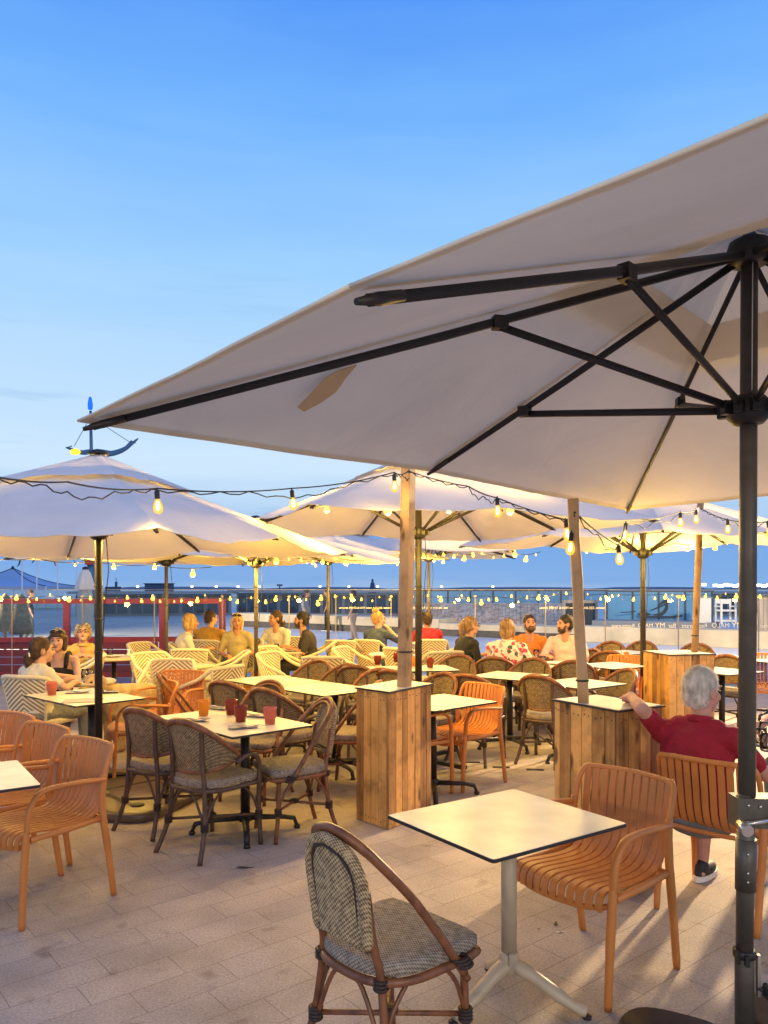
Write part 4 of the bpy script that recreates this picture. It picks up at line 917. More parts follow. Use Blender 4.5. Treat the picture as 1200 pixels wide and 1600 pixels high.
def string(label, pts, bulbs, sag=.08, twin=True, small=False, power=0, every=1, group='festoon lights', r=.0045, bs=1.0):
    t = thing('string_lights', label, 'string lights', tuple(pts[0]), 0, group); O = Vector(pts[0]); full = []
    for a, b in zip(pts[:-1], pts[1:]):
        a = Vector(a) - O; b = Vector(b) - O
        for k in range(14):
            s = k / 14; p = a.lerp(b, s); p.z -= sag * 4 * s * (1 - s); full.append(p)
    full.append(Vector(pts[-1]) - O)
    q = MB(); q.tube(full, r, 6)
    if twin: q.tube([p + Vector((0, .008 * math.cos(i * 1.9), .010 * math.sin(i * 1.9) - .010 - (.055 * abs(math.sin(i * .33 + math.sin(i * .21))) * max(0, math.sin(i * .23 + len(bulbs))) ))) for i, p in enumerate(full)], r * .8, 6)
    q.build('cable', M['cable'], t)
    for i, p in enumerate(bulbs):
        p = Vector(p) - O
        if small:
            o = bpy.data.objects.new('bulb', SB); C.objects.link(o); o.parent = t; o.location = p; o.rotation_euler = (random.uniform(-.2, .2), random.uniform(-.2, .2), 0); k = bs * random.choice((1.35, 1, .75, .5, .45)); o.scale = (k, k, k)
        else:
            o = bpy.data.objects.new('bulb', BUL); C.objects.link(o); o.parent = t; o.location = p; o.rotation_euler = (random.uniform(-.12, .12), random.uniform(-.12, .12), 0); o.scale = (.86, .86, .86)
            s = bpy.data.objects.new('socket', SOCK); C.objects.link(s); s.parent = o
            s = bpy.data.objects.new('filament', FIL); C.objects.link(s); s.parent = o
        if power and i % every == 0:
            lamp(p + O + Vector((0, 0, -.17 if not small else -.09)), power, .04)
    return t
a0 = P3(-60, 732, 3.1); b1 = P3(245, 763, 4.1); b2 = P3(456, 763, 4.85); b3 = P3(616, 738, 5.3); p1 = P3(638, 736, 5.44)
string('front string of lights crossing from the left edge to the square post', [a0, P3(105, 753, 3.55), b1, b2, b3, p1], [b1 - Vector((0, 0, .01)), b2 - Vector((0, 0, .01)), b3 - Vector((0, 0, .01)), P3(-40, 745, 3.15)], .02, True, power=4)
c1 = P3(777, 778, 4.9); c2 = P3(884, 812, 4.45); c3 = P3(893, 832, 4.3); pt2 = P3(898, 800, 4.32)
string('string of lights from the square post to the round leaning post', [p1, P3(732, 760, 5.15), c1, c2, pt2], [c1, c2, c3], .01, True, power=7, every=3)
d1 = P3(978, 817, 5.2); d2 = P3(1063, 800, 6.4); d3 = P3(1087, 796, 6.9); pt3 = P3(1092, 792, 8.0); d4 = P3(1137, 812, 7.0); d5 = P3(1200, 815, 6); d0 = P3(966, 852, 4.9)
string('string of lights from the round post past the black pole to the pale far post', [pt2, d0, d1, d2, d3, pt3, d4, d5, P3(1290, 800, 5)], [d0, d1, d2, d3, d4, d5], .015, True, power=8)
def row(label, p, q, n, sag, power, every, jit=.03, **kw):
    p, q = Vector(p), Vector(q); pts = [p.lerp(q, i / 4) for i in range(5)]; bl = []
    for i in range(n):
        s = (i + .5) / n; k = (s * 4) % 1; v = p.lerp(q, s); v.z += -sag * 4 * k * (1 - k) + random.uniform(-jit, jit); v.x += random.uniform(-jit, jit); bl.append(v)
    return string(label, pts, bl, sag, False, True, power, every, r=.005, **kw)
row('string of small bulbs under the far umbrellas, front row', P3(372, 866, 9.3), P3(660, 872, 10.2), 17, .05, 30, 3)
row('string of small bulbs drooping below the far yellow umbrella', P3(470, 868, 11.6), P3(720, 858, 12.0), 15, .13, 30, 3)
row('string of small bulbs along the far right umbrella edge', P3(655, 864, 12.0), P3(845, 862, 11.4), 12, .04, 30, 3)
row('string of small bulbs under the left umbrella, by the flag poles', P3(-40, 868, 8.6), P3(330, 886, 8.9), 6, .03, 26, 1, jit=.02)
row('string of small bulbs across the back of the right umbrella', P3(900, 856, 11.0), P3(1230, 840, 9.5), 8, .05, 26, 2)
row('string of bulbs hung along the left stretch of the glass fence', P3(-40, 931, 12.7), P3(455, 931, 12.7), 28, .03, 12, 6, jit=.05, bs=1.05)
row('string of bulbs hung along the middle stretch of the glass fence', P3(455, 931, 12.7), P3(860, 931, 12.7), 28, .035, 12, 6, jit=.06, bs=1.05)
row('string of bulbs hung along the right stretch of the glass fence', P3(860, 928, 12.7), P3(1230, 928, 12.7), 22, .02, 9, 6, jit=.05, bs=1.0)

for lb, a, b, n, pw in [('added string of bulbs hidden up inside the left umbrella', (-3.6, 5.7, 2.24), (-.95, 6.55, 2.2), 6, 24), ('added string of bulbs hidden up inside the umbrella behind the tall planter', (-.75, 6.6, 2.37), (1.35, 6.6, 2.37), 4, 56), ('added string of bulbs hidden up inside the right umbrella', (1.75, 8.6, 2.27), (4.45, 8.6, 2.27), 4, 42)]:
    row(lb, a, b, n, .02, pw, 1, jit=.01)  # unseen bulbs added to light the canopy undersides and tables
# tall assumed flood lamp, out of frame at the right end of the terrace
assumed_flood = thing('unseen_floodlight', 'assumed grey flood lamp on a post, unseen at the far right end of the terrace', 'unseen_floodlight', (9.05, 14.5, 0))
MB().tube([(0, 0, 0), (0, 0, 4.1)], .05, 12).build('post', M['pole'], assumed_flood)
q = MB(); q.box((0, 0, 4.12), (.36, .12, .26), Matrix.Rotation(R(-35), 3, 'Z')); q.build('housing', M['black'], assumed_flood)
kd = bpy.data.lights.new('unseen_flood_lamp', 'SPOT'); kd.energy = 12000; kd.shadow_soft_size = .24; kd.color = (1, .70, .38); kd.spot_size = R(44); kd.spot_blend = .5  # assumed warm key light, no such lamp in view
ko = bpy.data.objects.new('unseen_flood_lamp', kd); C.objects.link(ko); ko.location = (8.9, 14.3, 4.0)
ko.rotation_euler = (Vector((1.2, 3.6, .4)) - ko.location).to_track_quat('-Z', 'Y').to_euler()
def fill_flood(loc, tgt, e, ang, col):
    d = bpy.data.lights.new('unseen_flood_lamp', 'SPOT'); d.energy = e; d.shadow_soft_size = .16; d.color = col; d.spot_size = R(ang); d.spot_blend = .7
    o = bpy.data.objects.new('unseen_flood_lamp', d); C.objects.link(o); o.location = loc; o.rotation_euler = (Vector(tgt) - o.location).to_track_quat('-Z', 'Y').to_euler()
q = MB(); q.box((.05, .32, 4.12), (.36, .12, .26), Matrix.Rotation(R(20), 3, 'Z')); q.tube([(0, 0, 4.1), (.05, .3, 4.1)], .03, 8); q.build('housing', M['black'], assumed_flood)
fill_flood((9.1, 14.95, 4.05), (5.5, 25, 0), 2900, 95, (1, .74, .48))  # second unseen head, added to brighten the seawall bench
fill_post = thing('unseen_floodlight', 'added grey flood lamp on a post, unseen out on the promenade at the left', 'unseen_floodlight', (-14.5, 19.5, 0))
MB().tube([(0, 0, 0), (0, 0, 4.1)], .05, 12).build('post', M['pole'], fill_post); q = MB(); q.box((.05, .1, 4.12), (.36, .12, .26), Matrix.Rotation(R(-30), 3, 'Z')); q.build('housing', M['black'], fill_post)
fill_flood((-14.4, 19.75, 4.05), (-3.5, 26.5, 0), 13000, 90, (1, .78, .54))  # unseen lamp added to brighten the promenade and timber boards
# unseen lanterns added behind the camera for warm fill light
for i, (x, y) in enumerate([(-3.2, -3.2), (2.6, -3.2)]):
    lt = thing('fill_lantern', 'added warm %s fill lantern, unseen behind the camera' % ('left', 'right')[i], 'lantern', (x, y - .1, 0))
    q = MB(); q.lathe([(.02, 2.45), (.09, 2.43), (.10, 2.40), (.02, 2.39)], (0, 0, 0), 12); q.tube([(0, 0, 2.44), (0, -.12, 2.5), (0, -.3, 2.5)], .012, 8); q.build('bracket', M['black'], lt)
    q = MB(); q.ell((0, 0, 2.31), .08, seg=16, rg=10); q.build('globe', M['bulb'], lt)
    lamp((x, y - .1, 2.18), 310, .1, (1, .76, .48), 'fill_lantern_light')

# ------------------------------------------------------------------ beyond the fence
q = MB(); w0 = Vector((10.6, 20.3, 0)); w1 = Vector((1.9, 26.5, 0)); w2 = Vector((-6.5, 33, 0))
def wall_run(a, b, h, dp, z0=0):
    d = (b - a).normalized(); n = Vector((-d.y, d.x, 0)); 
    if n.y < 0: n = -n
    vs = [a, b, b + n * dp, a + n * dp]; return [(v.x, v.y) for v in vs], z0, h
w_ = thing('seawall_bench', 'low sandy concrete bench wall along the promenade', 'wall', (0, 0, 0))
p, z0, h = wall_run(w0, Vector((5.9, 23.6, 0)), .47, .9); MB().prism(p, z0, h).build('block', M['concrete'], w_)
p, z0, h = wall_run(Vector((5.88, 23.62, 0)), w1, .42, 1.2, .22); MB().prism(p, z0, h).build('slab', M['concrete'], w_)
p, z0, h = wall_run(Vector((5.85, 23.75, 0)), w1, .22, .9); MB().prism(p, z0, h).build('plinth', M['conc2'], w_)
p, z0, h = wall_run(w1 + Vector((-.02, .02, 0)), w2, .56, 1.2, .24); MB().prism(p, z0, h).build('slab', M['concrete'], w_)
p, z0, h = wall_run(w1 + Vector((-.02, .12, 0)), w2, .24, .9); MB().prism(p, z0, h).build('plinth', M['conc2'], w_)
# sloping timber boards
cl = thing('timber_revetment', 'sloping grey timber boards behind the promenade bench', 'wall', (0, 0, 0))
a = P3(634, 985, 28.5); b = P3(905, 985, 27.0); a.z = .2; b.z = .2; q = MB(); nb_ = 46
for i in range(nb_):
    s0, s1 = i / nb_, (i + .94) / nb_; q._t = random.random()
    l0, l1 = a.lerp(b, s0), a.lerp(b, s1); up = Vector((.35, 2.0, .85 + .0 * i))
    j = random.uniform(-.02, .02)
    q.add([l0, l1, l1 + up, l0 + up, l0 + Vector((0, .05, -.1)), l1 + Vector((0, .05, -.1)), l1 + up + Vector((0, .08, -.05 + j)), l0 + up + Vector((0, .08, -.05 + j))], [(0, 1, 2, 3), (7, 6, 5, 4), (0, 4, 5, 1), (1, 5, 6, 2), (2, 6, 7, 3), (3, 7, 4, 0)])
q.build('board', M['cladding'], cl)
def screen(label, pa, pb, za, zb, n, m='screenblue', name='beach_bar_screen'):
    t = thing(name, label, 'screen', (0, 0, 0)); d = pb - pa; ang = math.atan2(d.y, d.x); ln = d.length
    for i in range(n):
        c = pa.lerp(pb, (i + .5) / n); MB().box(Vector((c.x, c.y, (za + zb) / 2)), (ln / n - .07, .03, zb - za), Matrix.Rotation(ang, 3, 'Z')).build('pane', M[m], t)
    for i in range(n + 1):
        c = pa.lerp(pb, i / n); MB().box(Vector((c.x, c.y, (za + zb) / 2)), (.06, .06, zb - za + .03), Matrix.Rotation(ang, 3, 'Z')).build('mullion', M['screendark'], t)
    MB().box(Vector(((pa.x + pb.x) / 2, (pa.y + pb.y) / 2, zb + .03)), (ln + .1, .07, .05), Matrix.Rotation(ang, 3, 'Z')).build('rail', M['screendark'], t)
    return t
screen('long dark blue glass screen above the sloping timber boards', P3(630, 0, 31.5), P3(948, 0, 31.0), 1.02, 1.50, 9)
sc = screen('bright blue glass screen printed with a reclining dark figure', P3(948, 0, 25.2), P3(1112, 0, 24.6), .52, 1.50, 4)
sl2 = MB(); pts = [(1005, 951), (1013, 955), (1027, 957), (1036, 953), (1041, 947), (1039, 944), (1030, 949), (1018, 952)]
def silh(q, poly, d):
    n = len(poly); f = [P3(x, y, d) for x, y in poly]; k = [v + Vector((0, .012, 0)) for v in f]
    q.add(f + k, [tuple(range(n))[::-1], tuple(range(n, 2 * n))] + [(i, (i + 1) % n, n + (i + 1) % n, n + i) for i in range(n)])
q = MB(); D = 24.75
silh(q, [(1018, 960), (1030, 958.5), (1036, 955), (1040, 949), (1041, 945), (1034, 948), (1026, 951), (1017, 954), (1016, 953), (1026, 949), (1036, 944.5), (1041, 943), (1044, 945), (1044, 951), (1041, 957), (1036, 961), (1028, 962.5)], D)
silh(q, [(1029, 946), (1032, 942), (1036, 938), (1040, 936), (1044, 936.5), (1047, 939), (1046, 943), (1042, 944), (1040, 941.5), (1036, 943), (1032, 945.5)], D)
silh(q, [(998, 961), (1001, 955), (1006, 953), (1012, 957), (1018, 960), (1013, 962), (1004, 963)], D)
silh(q, [(970, 956.5), (994, 954.5), (993, 956.5), (970, 957.8)], D); silh(q, [(1004, 962.5), (1050, 962.5), (1094, 957.5), (1094, 959.5), (1052, 965.5), (1004, 965.5)], D); silh(q, [(1078, 944), (1083, 944), (1083, 951), (1079, 951)], D)
q.build('figure_print', M['silh'], sc)
tag(MB().prism(wall_run(P3(925, 0, 24.0) * 1, P3(1125, 0, 22.6) * 1, 0, 1.4)[0], -.01, .62).build('low_wall', M['greyb']), 'grey block wall carrying the bright blue screen', 'wall')
t = thing('dark_panel', 'dark brown upright panel behind the man in pink, end of timber boards', 'panel', tuple(P3(906, 0, 26.2).xy) + (0,))
MB().box((0, 0, .62), (1.2, .10, 1.2)).build('board', M['cladding'], t); MB().box((0, -.055, .62), (1.0, .02, 1.0)).build('inset', M['silh'], t)
t = thing('lifeguard_chair', 'white wooden lifeguard chair beyond the fence at the right', 'lifeguard chair', tuple(P3(1134, 0, 22.5).xy) + (.6,))
q = MB()
for x in (-.19, .19):
    for y in (-.18, .18): q.box((x * 1.1, y, .36), (.05, .05, .72))
q.build('frame', M['white'], t)
q = MB()
for z in (.30, .0): q.box((0, 0, z + .08), (.46, .42, .05))
q.build('seat', M['white'], t); MB().box((0, .2, .64), (.46, .04, .14)).build('backrest', M['white'], t); 
for s in (-1, 1): MB().box((s * .23, 0, .50), (.04, .44, .04)).build('armrest', M['white'], t)
t = thing('white_cabinet', 'white upright cabinet left of the lifeguard chair', 'cabinet', tuple(P3(1098, 0, 22.9).xy) + (.6,)); MB().box((0, 0, .37), (.38, .3, .74)).build('body', M['white'], t); MB().box((0, 0, .755), (.44, .34, .03)).build('lid', M['greyb'], t)
cl2 = thing('timber_wall', 'grey timber wall at the far right edge behind the umbrella pole', 'wall', (0, 0, 0)); q = MB()
for i in range(14): q._t = random.random(); q.box(P3(1168 + i * 7, 0, 21.5).xy.to_3d() + Vector((0, 0, .75)), (.115, .06, 1.35))
q.build('board', M['cladding'], cl2); MB().box(P3(1215, 0, 21.5).xy.to_3d() + Vector((0, 0, 1.44)), (1.9, .3, .03)).build('cap', M['greyb'], cl2)

def pavilion(label, pa, pb, h, dp, n, roof_over=.4):
    t = thing('pavilion', label, 'pavilion', (0, 0, 0)); d = pb - pa; ang = math.atan2(d.y, d.x); ln = d.length; rot = Matrix.Rotation(ang, 3, 'Z'); c = (pa + pb) / 2
    nrm = rot @ Vector((0, 1, 0))
    MB().box(Vector((c.x, c.y, h * .46)) + nrm * (dp / 2 + .1), (ln, dp, h * .92), rot).build('wall', M['greyb'], t)
    for i in range(n):
        p = pa.lerp(pb, (i + .5) / n); w_ = MB().box(Vector((p.x, p.y, h * .48)), (ln / n - .25, .06, h * .72), rot).build('window', M['darkglass'], t)
        MB().box(Vector((p.x, p.y, h * .48)) - nrm * .035, (.05, .04, h * .72), rot).build('mullion', M['greyb'], w_)
    MB().box(Vector((c.x, c.y, h)) + nrm * (dp / 2), (ln + roof_over * 2, dp + roof_over * 2, .14), rot).build('roof', M['greyb'], t); return t
pavilion('long low grey pavilion with glass front beyond the seated group', P3(370, 0, 46), P3(640, 0, 44), 1.45, 3, 8)
pavilion('low grey kiosk with dark windows behind the red windbreak', P3(120, 0, 44), P3(360, 0, 46), 1.35, 3, 6)
pavilion('far right grey kiosk by the lifeguard chair', P3(1120, 0, 44), P3(1300, 0, 42), 1.35, 3, 5)
t = thing('marquee', 'blue peaked marquee tent on the far beach at the left', 'tent', tuple(P3(20, 0, 60).xy) + (0,))
q = MB(); ap = (0, 0, 3.15); rg = [(-4.2, -3), (3.9, -3), (3.9, 3), (-4.2, 3)]
def tent_pt(u, v, i):
    a = Vector((*rg[i], 1.75)); b = Vector((*rg[(i + 1) % 4], 1.75)); e = a.lerp(b, v); p = Vector(ap).lerp(e, u); p.z -= .28 * math.sin(PI * u) ; return p
for i in range(4): q.grid(lambda u, v: tent_pt(u, v, i), 8, 6)
q.build('roof', M['tent'], t)
q = MB(); q.lathe([(.12, -.1), (.12, .1), (0, .2)], ap, 8)
for i in range(4): q.tube([tent_pt(u / 8, 0, i) + Vector((0, 0, .02)) for u in range(9)], .035, 5)
q.build('seam', M['screendark'], t)
q = MB()
for i in range(4): q.add([(*rg[i], 1.75), (*rg[(i + 1) % 4], 1.75), (*rg[(i + 1) % 4], 1.45), (*rg[i], 1.45)], [(0, 1, 2, 3)])
q.build('valance', mat('tent_valance', (.35, .40, .5), .7), t)
for x, y in rg: MB().tube([(x, y, 0), (x, y, 1.75)], .05, 8).build('pole', M['white'], t)
for px, hz, fc, nm in [(34.5, 3.75, (.03, .08, .05), 'dark green'), (57.5, 4.0, (.02, .02, .03), 'black'), (90, 3.8, (.5, .08, .05), 'red'), (119.5, 4.1, (.1, .35, .15), 'green')]:
    x, y = at(px, 55); t = thing('flagpole', 'white flagpole with a furled %s flag, beyond the red windbreak' % nm, 'flagpole', (x, y, 0), 0, 'flagpoles on the beach')
    MB().tube([(0, 0, 0), (0, 0, hz)], [.06, .04], 8).build('pole', M['white'], t)
    q = MB(); q.tube(bez([(0, -.03, hz - .05), (-.12, -.03, hz - .16), (-.2, -.02, hz - .42), (-.35 if px < 60 else -.1, 0, hz - .62)], 4), [.05, .09, .11, .12, .12, .13, .12, .12, .11, .1, .08, .06, .03], 6, flat=(1, .3)); q.build('flag', mat('flag_' + nm.replace(' ', '_'), fc, .8), t)
x, y = at(133.5, 17); t = thing('parasol', 'closed beige parasol standing behind the red windbreak', 'parasol', (x, y, 0))
q = MB(); n = 14
prof = [(.05, 2.06), (.10, 1.98), (.21, 1.62), (.20, 1.60), (.13, 1.60), (.17, 1.2), (.15, .8), (.12, .55), (.16, .42)]
for r_, z in prof: pass
vs = []; 
for r_, z in prof:
    for k in range(28): a = 2 * PI * k / 28; rr = r_ * (1 + .14 * math.cos(7 * a)); vs.append((rr * math.cos(a), rr * math.sin(a), z))
q.add(vs, [(i * 28 + k, (i + 1) * 28 + k, (i + 1) * 28 + (k + 1) % 28, i * 28 + (k + 1) % 28) for i in range(len(prof) - 1) for k in range(28)], True); q.build('canopy', M['canvas2'], t)
MB().tube([(0, 0, 0), (0, 0, 2.1)], .025, 8).build('pole', M['black'], t); q = MB(); q.lathe([(.0, 2.12), (.07, 2.09), (.06, 2.03), (0, 2.0)], (0, 0, 0), 10); q.build('finial', M['black'], t)
for i, px in enumerate((33, 8)):
    x, y = at(px, 19 + i); t = thing('thatched_parasol', 'thatched beach shade post %s the black haired woman' % ('behind' if i == 0 else 'far left of'), 'parasol', (x, y, 0)); q = MB()
    q.lathe([(.02, 1.5), (.1, 1.4), (.28, .55), (.24, .5), (.0, .7)], (0, 0, 0), 14); q.build('thatch', M['thatch'], t); MB().tube([(0, 0, 0), (0, 0, 1.45)], .04, 8).build('pole', M['post'], t)
# mast with the lit boat sculpture
mx_, my_ = at(142, 42); t = thing('light_mast', 'tall steel mast with a curved boat sculpture, yellow lamps and a blue beacon', 'mast', (mx_, my_, 0)); O = Vector((mx_, my_, 0))
def MP(px, py, dy=0): return P3(px, py, my_ + dy) - O
q = MB(); q.tube([(0, 0, 0), (0, 0, 1.2), (0, 0, 4.2)], [.28, .26, .16], 14); q.tube([(0, 0, 4.2), MP(143, 720), MP(141.5, 642)], [.12, .10, .07], 10); q.build('mast_pole', M['mast'], t)
q = MB(); q.box((0, -.22, 3.05), (.4, .3, .32)); q.build('sign_box', M['red'], t)
q = MB(); q.box((.02, -.2, 1.75), (.5, .3, .25)); q.build('junction_box', M['red'], t)
q = MB(); q.lathe([(.05, -.3), (.12, -.26), (.14, .0), (.09, .32), (.075, .34), (.05, .42)], MP(141, 632), 12); q.build('beacon', M['blueled'], t)
q = MB(); q.tube(bez([MP(103, 699), MP(115, 703), MP(128, 707), MP(143, 706), MP(158, 709), MP(175, 708.5), MP(192, 703), MP(205, 694), MP(216, 685)], 4), [.03 + .13 * math.sin(PI * i / 32) ** .8 for i in range(33)], 10, flat=(.6, 1)); q.build('hull', M['mast'], t)
q = MB(); q.tube(bez([MP(103, 700, .1), MP(112, 697), MP(104, 700, -.1)], 3), .03, 6); q.tube([MP(192, 703), MP(206, 688.5)], .05, 6); q.tube([MP(198, 696), MP(212, 691)], .04, 6); q.tube(bez([MP(147, 704), MP(152, 702), MP(172, 705)], 3), .03, 6); q.build('prow', M['mast'], t)
q = MB(); q.tube([MP(141.5, 651), MP(116, 697)], .018, 5); q.tube([MP(141.5, 651), MP(203, 691)], .018, 5); q.tube([MP(139, 652), MP(144, 652)], .06, 6); q.build('stay', M['mast'], t)
q = MB(); q.ell(MP(119, 706.5) - Vector((0, .12, 0)), (.28, .16, .17)); q.build('lamp', M['yellowled'], t); q = MB(); q.ell(MP(165, 710.5) - Vector((0, .1, 0)), (.2, .12, .09)); q.build('lamp', M['farlight'], t); q = MB(); q.tube([MP(141.5, 714) - Vector((0, .12, 0)), MP(141.5, 727) - Vector((0, .12, 0))], .08, 8); q.build('lamp', M['yellowled'], t)
# small far silhouettes
t = thing('far_building', 'flat dark building on the skyline right of the slim pole', 'building', tuple(P3(249, 0, 220).xy) + (0,)); MB().box((0, 0, 1.2), (7.2, 4, 3.0)).build('wall', M['far'], t); MB().box((0, 0, 2.78), (7.8, 4.6, .2)).build('roof', M['far'], t)
t = thing('work_boat', 'small dark work boat with a mast on the far water', 'boat', tuple(P3(176, 0, 220).xy) + (0,)); q = MB(); q.prism([(-2.2, 0), (1.6, -.8), (2.4, 0), (1.6, .8)], .6, 1.9); q.build('hull', M['far'], t); q = MB(); q.box((1.0, 0, 2.6), (.5, .8, 1.4)); q.box((1.0, 0, 3.7), (.12, .12, 1.6)); q.build('wheelhouse', M['far'], t)
t = thing('navigation_marker', 'slender dark marker tower standing on the horizon', 'marker', tuple(P3(582, 0, 160).xy) + (0,)); q = MB(); q.lathe([(.75, .5), (.6, 1.2), (.5, 1.8), (.42, 2.6), (.25, 2.7), (.22, 3.3), (0, 3.5)], (0, 0, 0), 10); q.build('tower', M['far'], t)
t = thing('street_lamp', 'far dark lamp post beyond the pavilion roof', 'street lamp', tuple(P3(437, 0, 60).xy) + (0,)); q = MB(); q.tube([(0, 0, 0), (0, 0, 1.75)], .05, 6); q.build('pole', M['far'], t); q = MB(); q.box((0, 0, 1.83), (.4, .3, .14)); q.build('lamp_head', M['far'], t)
QL = MB(); QL.box((0, 0, 0), (1.5, .5, .8)); QL.ell((0, -.3, .1), (.6, .3, .35)); qlm = QL.mesh('quay_lamp', M['farlight'])
for i in range(26):
    px = [1100, 1118, 1126, 1134, 1141, 1149, 1156, 1163, 1171, 1179, 1186, 1194, 1202, 30, 215, 232, 260, 300, 338, 372, 405, 500, 545, 590, 690, 770][i]
    o = bpy.data.objects.new('quay_lamp', qlm); C.objects.link(o); p = P3(px, 913.5 + (i % 3) * 1.2 if px > 1000 else 916.5, 400); o.location = p
    k = 1.6 if px > 1000 else .8; o.scale = (k, 1, k)
    tag(o, 'tiny white light of the bright quay at the right of the horizon' if px > 1000 else 'tiny white light scattered along the far horizon', 'quay light', 'bright quay lights' if px > 1000 else 'scattered horizon lights')

# ------------------------------------------------------------------ things on the tables
TM = {}
def tumbler(kind, px, py, d, z, label, cat='glass', group='candle glasses on the tables'):
    mats = {'amber': M['amber'], 'plum': M['plum'], 'rose': M['rose']}
    p = P3(px, py, d); t = thing('candle_glass', label, cat, (p.x, p.y, z), 0, group); t.scale = (1.2, 1.2, 1.25)
    if kind not in TM:
        q = MB(); q.lathe([(.0, .003), (.028, .003), (.029, .028), (.035, .034), (.036, .075), (.0385, .088), (.0355, .088), (.033, .075), (.032, .036), (.026, .03), (.025, .010), (0, .010)], (0, 0, 0), 18); TM[kind] = (q.mesh('tumbler', mats[kind]), )
        q = MB(); q.lathe([(.0, .011), (.022, .011), (.022, .03), (0, .031)], (0, 0, 0), 12); TM[kind] += (q.mesh('wax', {'amber': mat('amber_wax', (.80, .40, .05), .5), 'plum': mat('plum_wax', (.20, .03, .03), .5), 'rose': mat('rose_wax', (.55, .18, .13), .5)}[kind]),)
    for nm, me in (('tumbler', TM[kind][0]), ('wax', TM[kind][1])):
        o = bpy.data.objects.new(nm, me); C.objects.link(o); o.parent = t
ZT = .7425
def dz(py): return (CAM_H - ZT) * F / (py - HY)
for k, px, py, lb in [('amber', 318, 1118, 'amber candle glass on the four-glass table'), ('plum', 361, 1117, 'dark plum candle glass behind the others on the four-glass table'), ('plum', 376, 1128, 'front plum candle glass in the middle of the four-glass table'), ('rose', 422, 1131, 'rose pink candle glass nearest the right end of the four-glass table'),
                      ('rose', 81, 1086, 'rose red candle glass on the table with the phone'), ('plum', 590, 1039, 'plum candle glass left of the tall square post'), ('plum', 620, 1035, 'plum candle glass right against the tall square post'), ('amber', 645, 1041, 'amber candle glass between the square post and black pole'), ('plum', 672, 1043, 'plum candle glass just right of the black pole')]:
    tumbler(k, px, py, dz(py), ZT, lb)
def napkin(px, py, rz, label, s=1.0, z=ZT):
    p = P3(px, py, dz(py)); t = thing('napkin', label, 'napkin', (p.x, p.y, z), R(rz), 'folded napkins')
    q = MB(); q.grid(lambda u, v: Vector(((u - .5) * .19 * s, (v - .5) * .085 * s * (1 - .35 * u), .012 + .006 * math.sin(u * 7) + .004 * math.sin(v * 8 + u * 4))), 8, 6)
    q.grid(lambda u, v: Vector(((u - .5) * .19 * s, (.5 - v) * .085 * s * (1 - .35 * u), .001)), 8, 6); q.build('paper', M['napkin'], t)
    q = MB(); q.box((.02, .0, .021), (.2 * s, .012, .003)); q.box((.03, -.016, .021), (.18 * s, .006, .003)); q.build('cutlery', M['steel'], t)
for a in [(338, 1108, -35, 'folded napkin with cutlery behind the amber glass'), (303, 1127, -10, 'folded napkin with cutlery at the left front of the four-glass table'), (400, 1120, -25, 'folded napkin behind the rose glass'), (380, 1138, 20, 'folded napkin with cutlery at the near edge of the four-glass table'), (121, 1083, 10, 'crumpled napkin on the table with the phone')]: napkin(*a)
p = P3(130, 1095, dz(1095)); t = thing('menu_card', 'flat paper menu lying near the edge of the table with the phone', 'menu', (p.x, p.y, ZT), R(15)); MB().box((0, 0, .003), (.30, .21, .004)).build('sheet', M['napkin'], t)
p = P3(172, 1083, dz(1083)); t = thing('phone', 'black phone propped on a stand beside the slim umbrella pole', 'phone', (p.x, p.y, ZT), R(20)); MB().box((0, 0, .008), (.13, .075, .014)).build('body', M['phone'], t); MB().box((-.07, .0, .07), (.008, .07, .14), Matrix.Rotation(R(-18), 3, 'Y')).build('screen', M['phone'], t)
def glass_thing(px, py, label, prof, name='jar_glass', z=ZT, m='tumbler', d=None, cat='glass', g='clear drinking glasses'):
    p = P3(px, py, d or dz(py)); t = thing(name, label, cat, (p.x, p.y, z), 0, g); q = MB(); q.lathe(prof, (0, 0, 0), 20); q.build('bowl', M[m], t); return t
JAR = [(0, .004), (.034, .004), (.040, .02), (.040, .07), (.034, .085), (.034, .105), (.037, .108), (.032, .108), (.031, .085), (.036, .07), (.036, .02), (0, .012)]
jz = lambda py, d: None
glass_thing(1188, 1172, 'clear jar glass at the back of the right edge table', JAR, d=4.40); glass_thing(1199, 1180, 'clear jar glass at the front of the right edge table', JAR, d=4.25)
glass_thing(1196, 1160, 'clear jar glass farthest right on the edge table', JAR, d=4.6)
WINE = [(0, .003), (.034, .003), (.006, .008), (.004, .07), (.012, .085), (.036, .105), (.041, .135), (.034, .175), (.033, .175), (.039, .135), (.034, .107), (.0, .09)]
glass_thing(838, 1040, 'stemmed wine glass before the man in orange', WINE, 'wine_glass', d=9.1); glass_thing(848, 1040, 'pale tumbler beside the wine glass', JAR, d=9.0)
def plate(px, d, label, z=ZT): 
    x, y = at(px, d); t = thing('plate', label, 'plate', (x, y, z), 0, 'plates on the tables'); q = MB(); q.lathe([(0, .004), (.07, .004), (.115, .018), (.118, .021), (.11, .02), (.07, .009), (0, .008)], (0, 0, 0), 24); q.build('dish', M['white'], t)
plate(828, 9.15, 'white plate under the wine glass'); plate(868, 9.1, 'white plate in front of the man in pink'); plate(455, 11.2, 'white plate before the woman in the white blouse', .725); plate(178, 9.95, 'white plate before the man in yellow', .755)
for px, d, lb, z in [(133, 7.72, 'clear tumbler nearest the black haired woman', .725), (141, 7.75, 'clear tumbler right beside the slim umbrella pole', .725), (172, 10.05, 'short glass before the man in yellow', .755), (432, 11.2, 'glass tumbler before the woman in white blouse', .725), (402, 11.3, 'stemmed glass seen beside the olive pole', .725)]:
    glass_thing(px, 0, lb, WINE if 'stem' in lb else JAR, d=d, z=z)
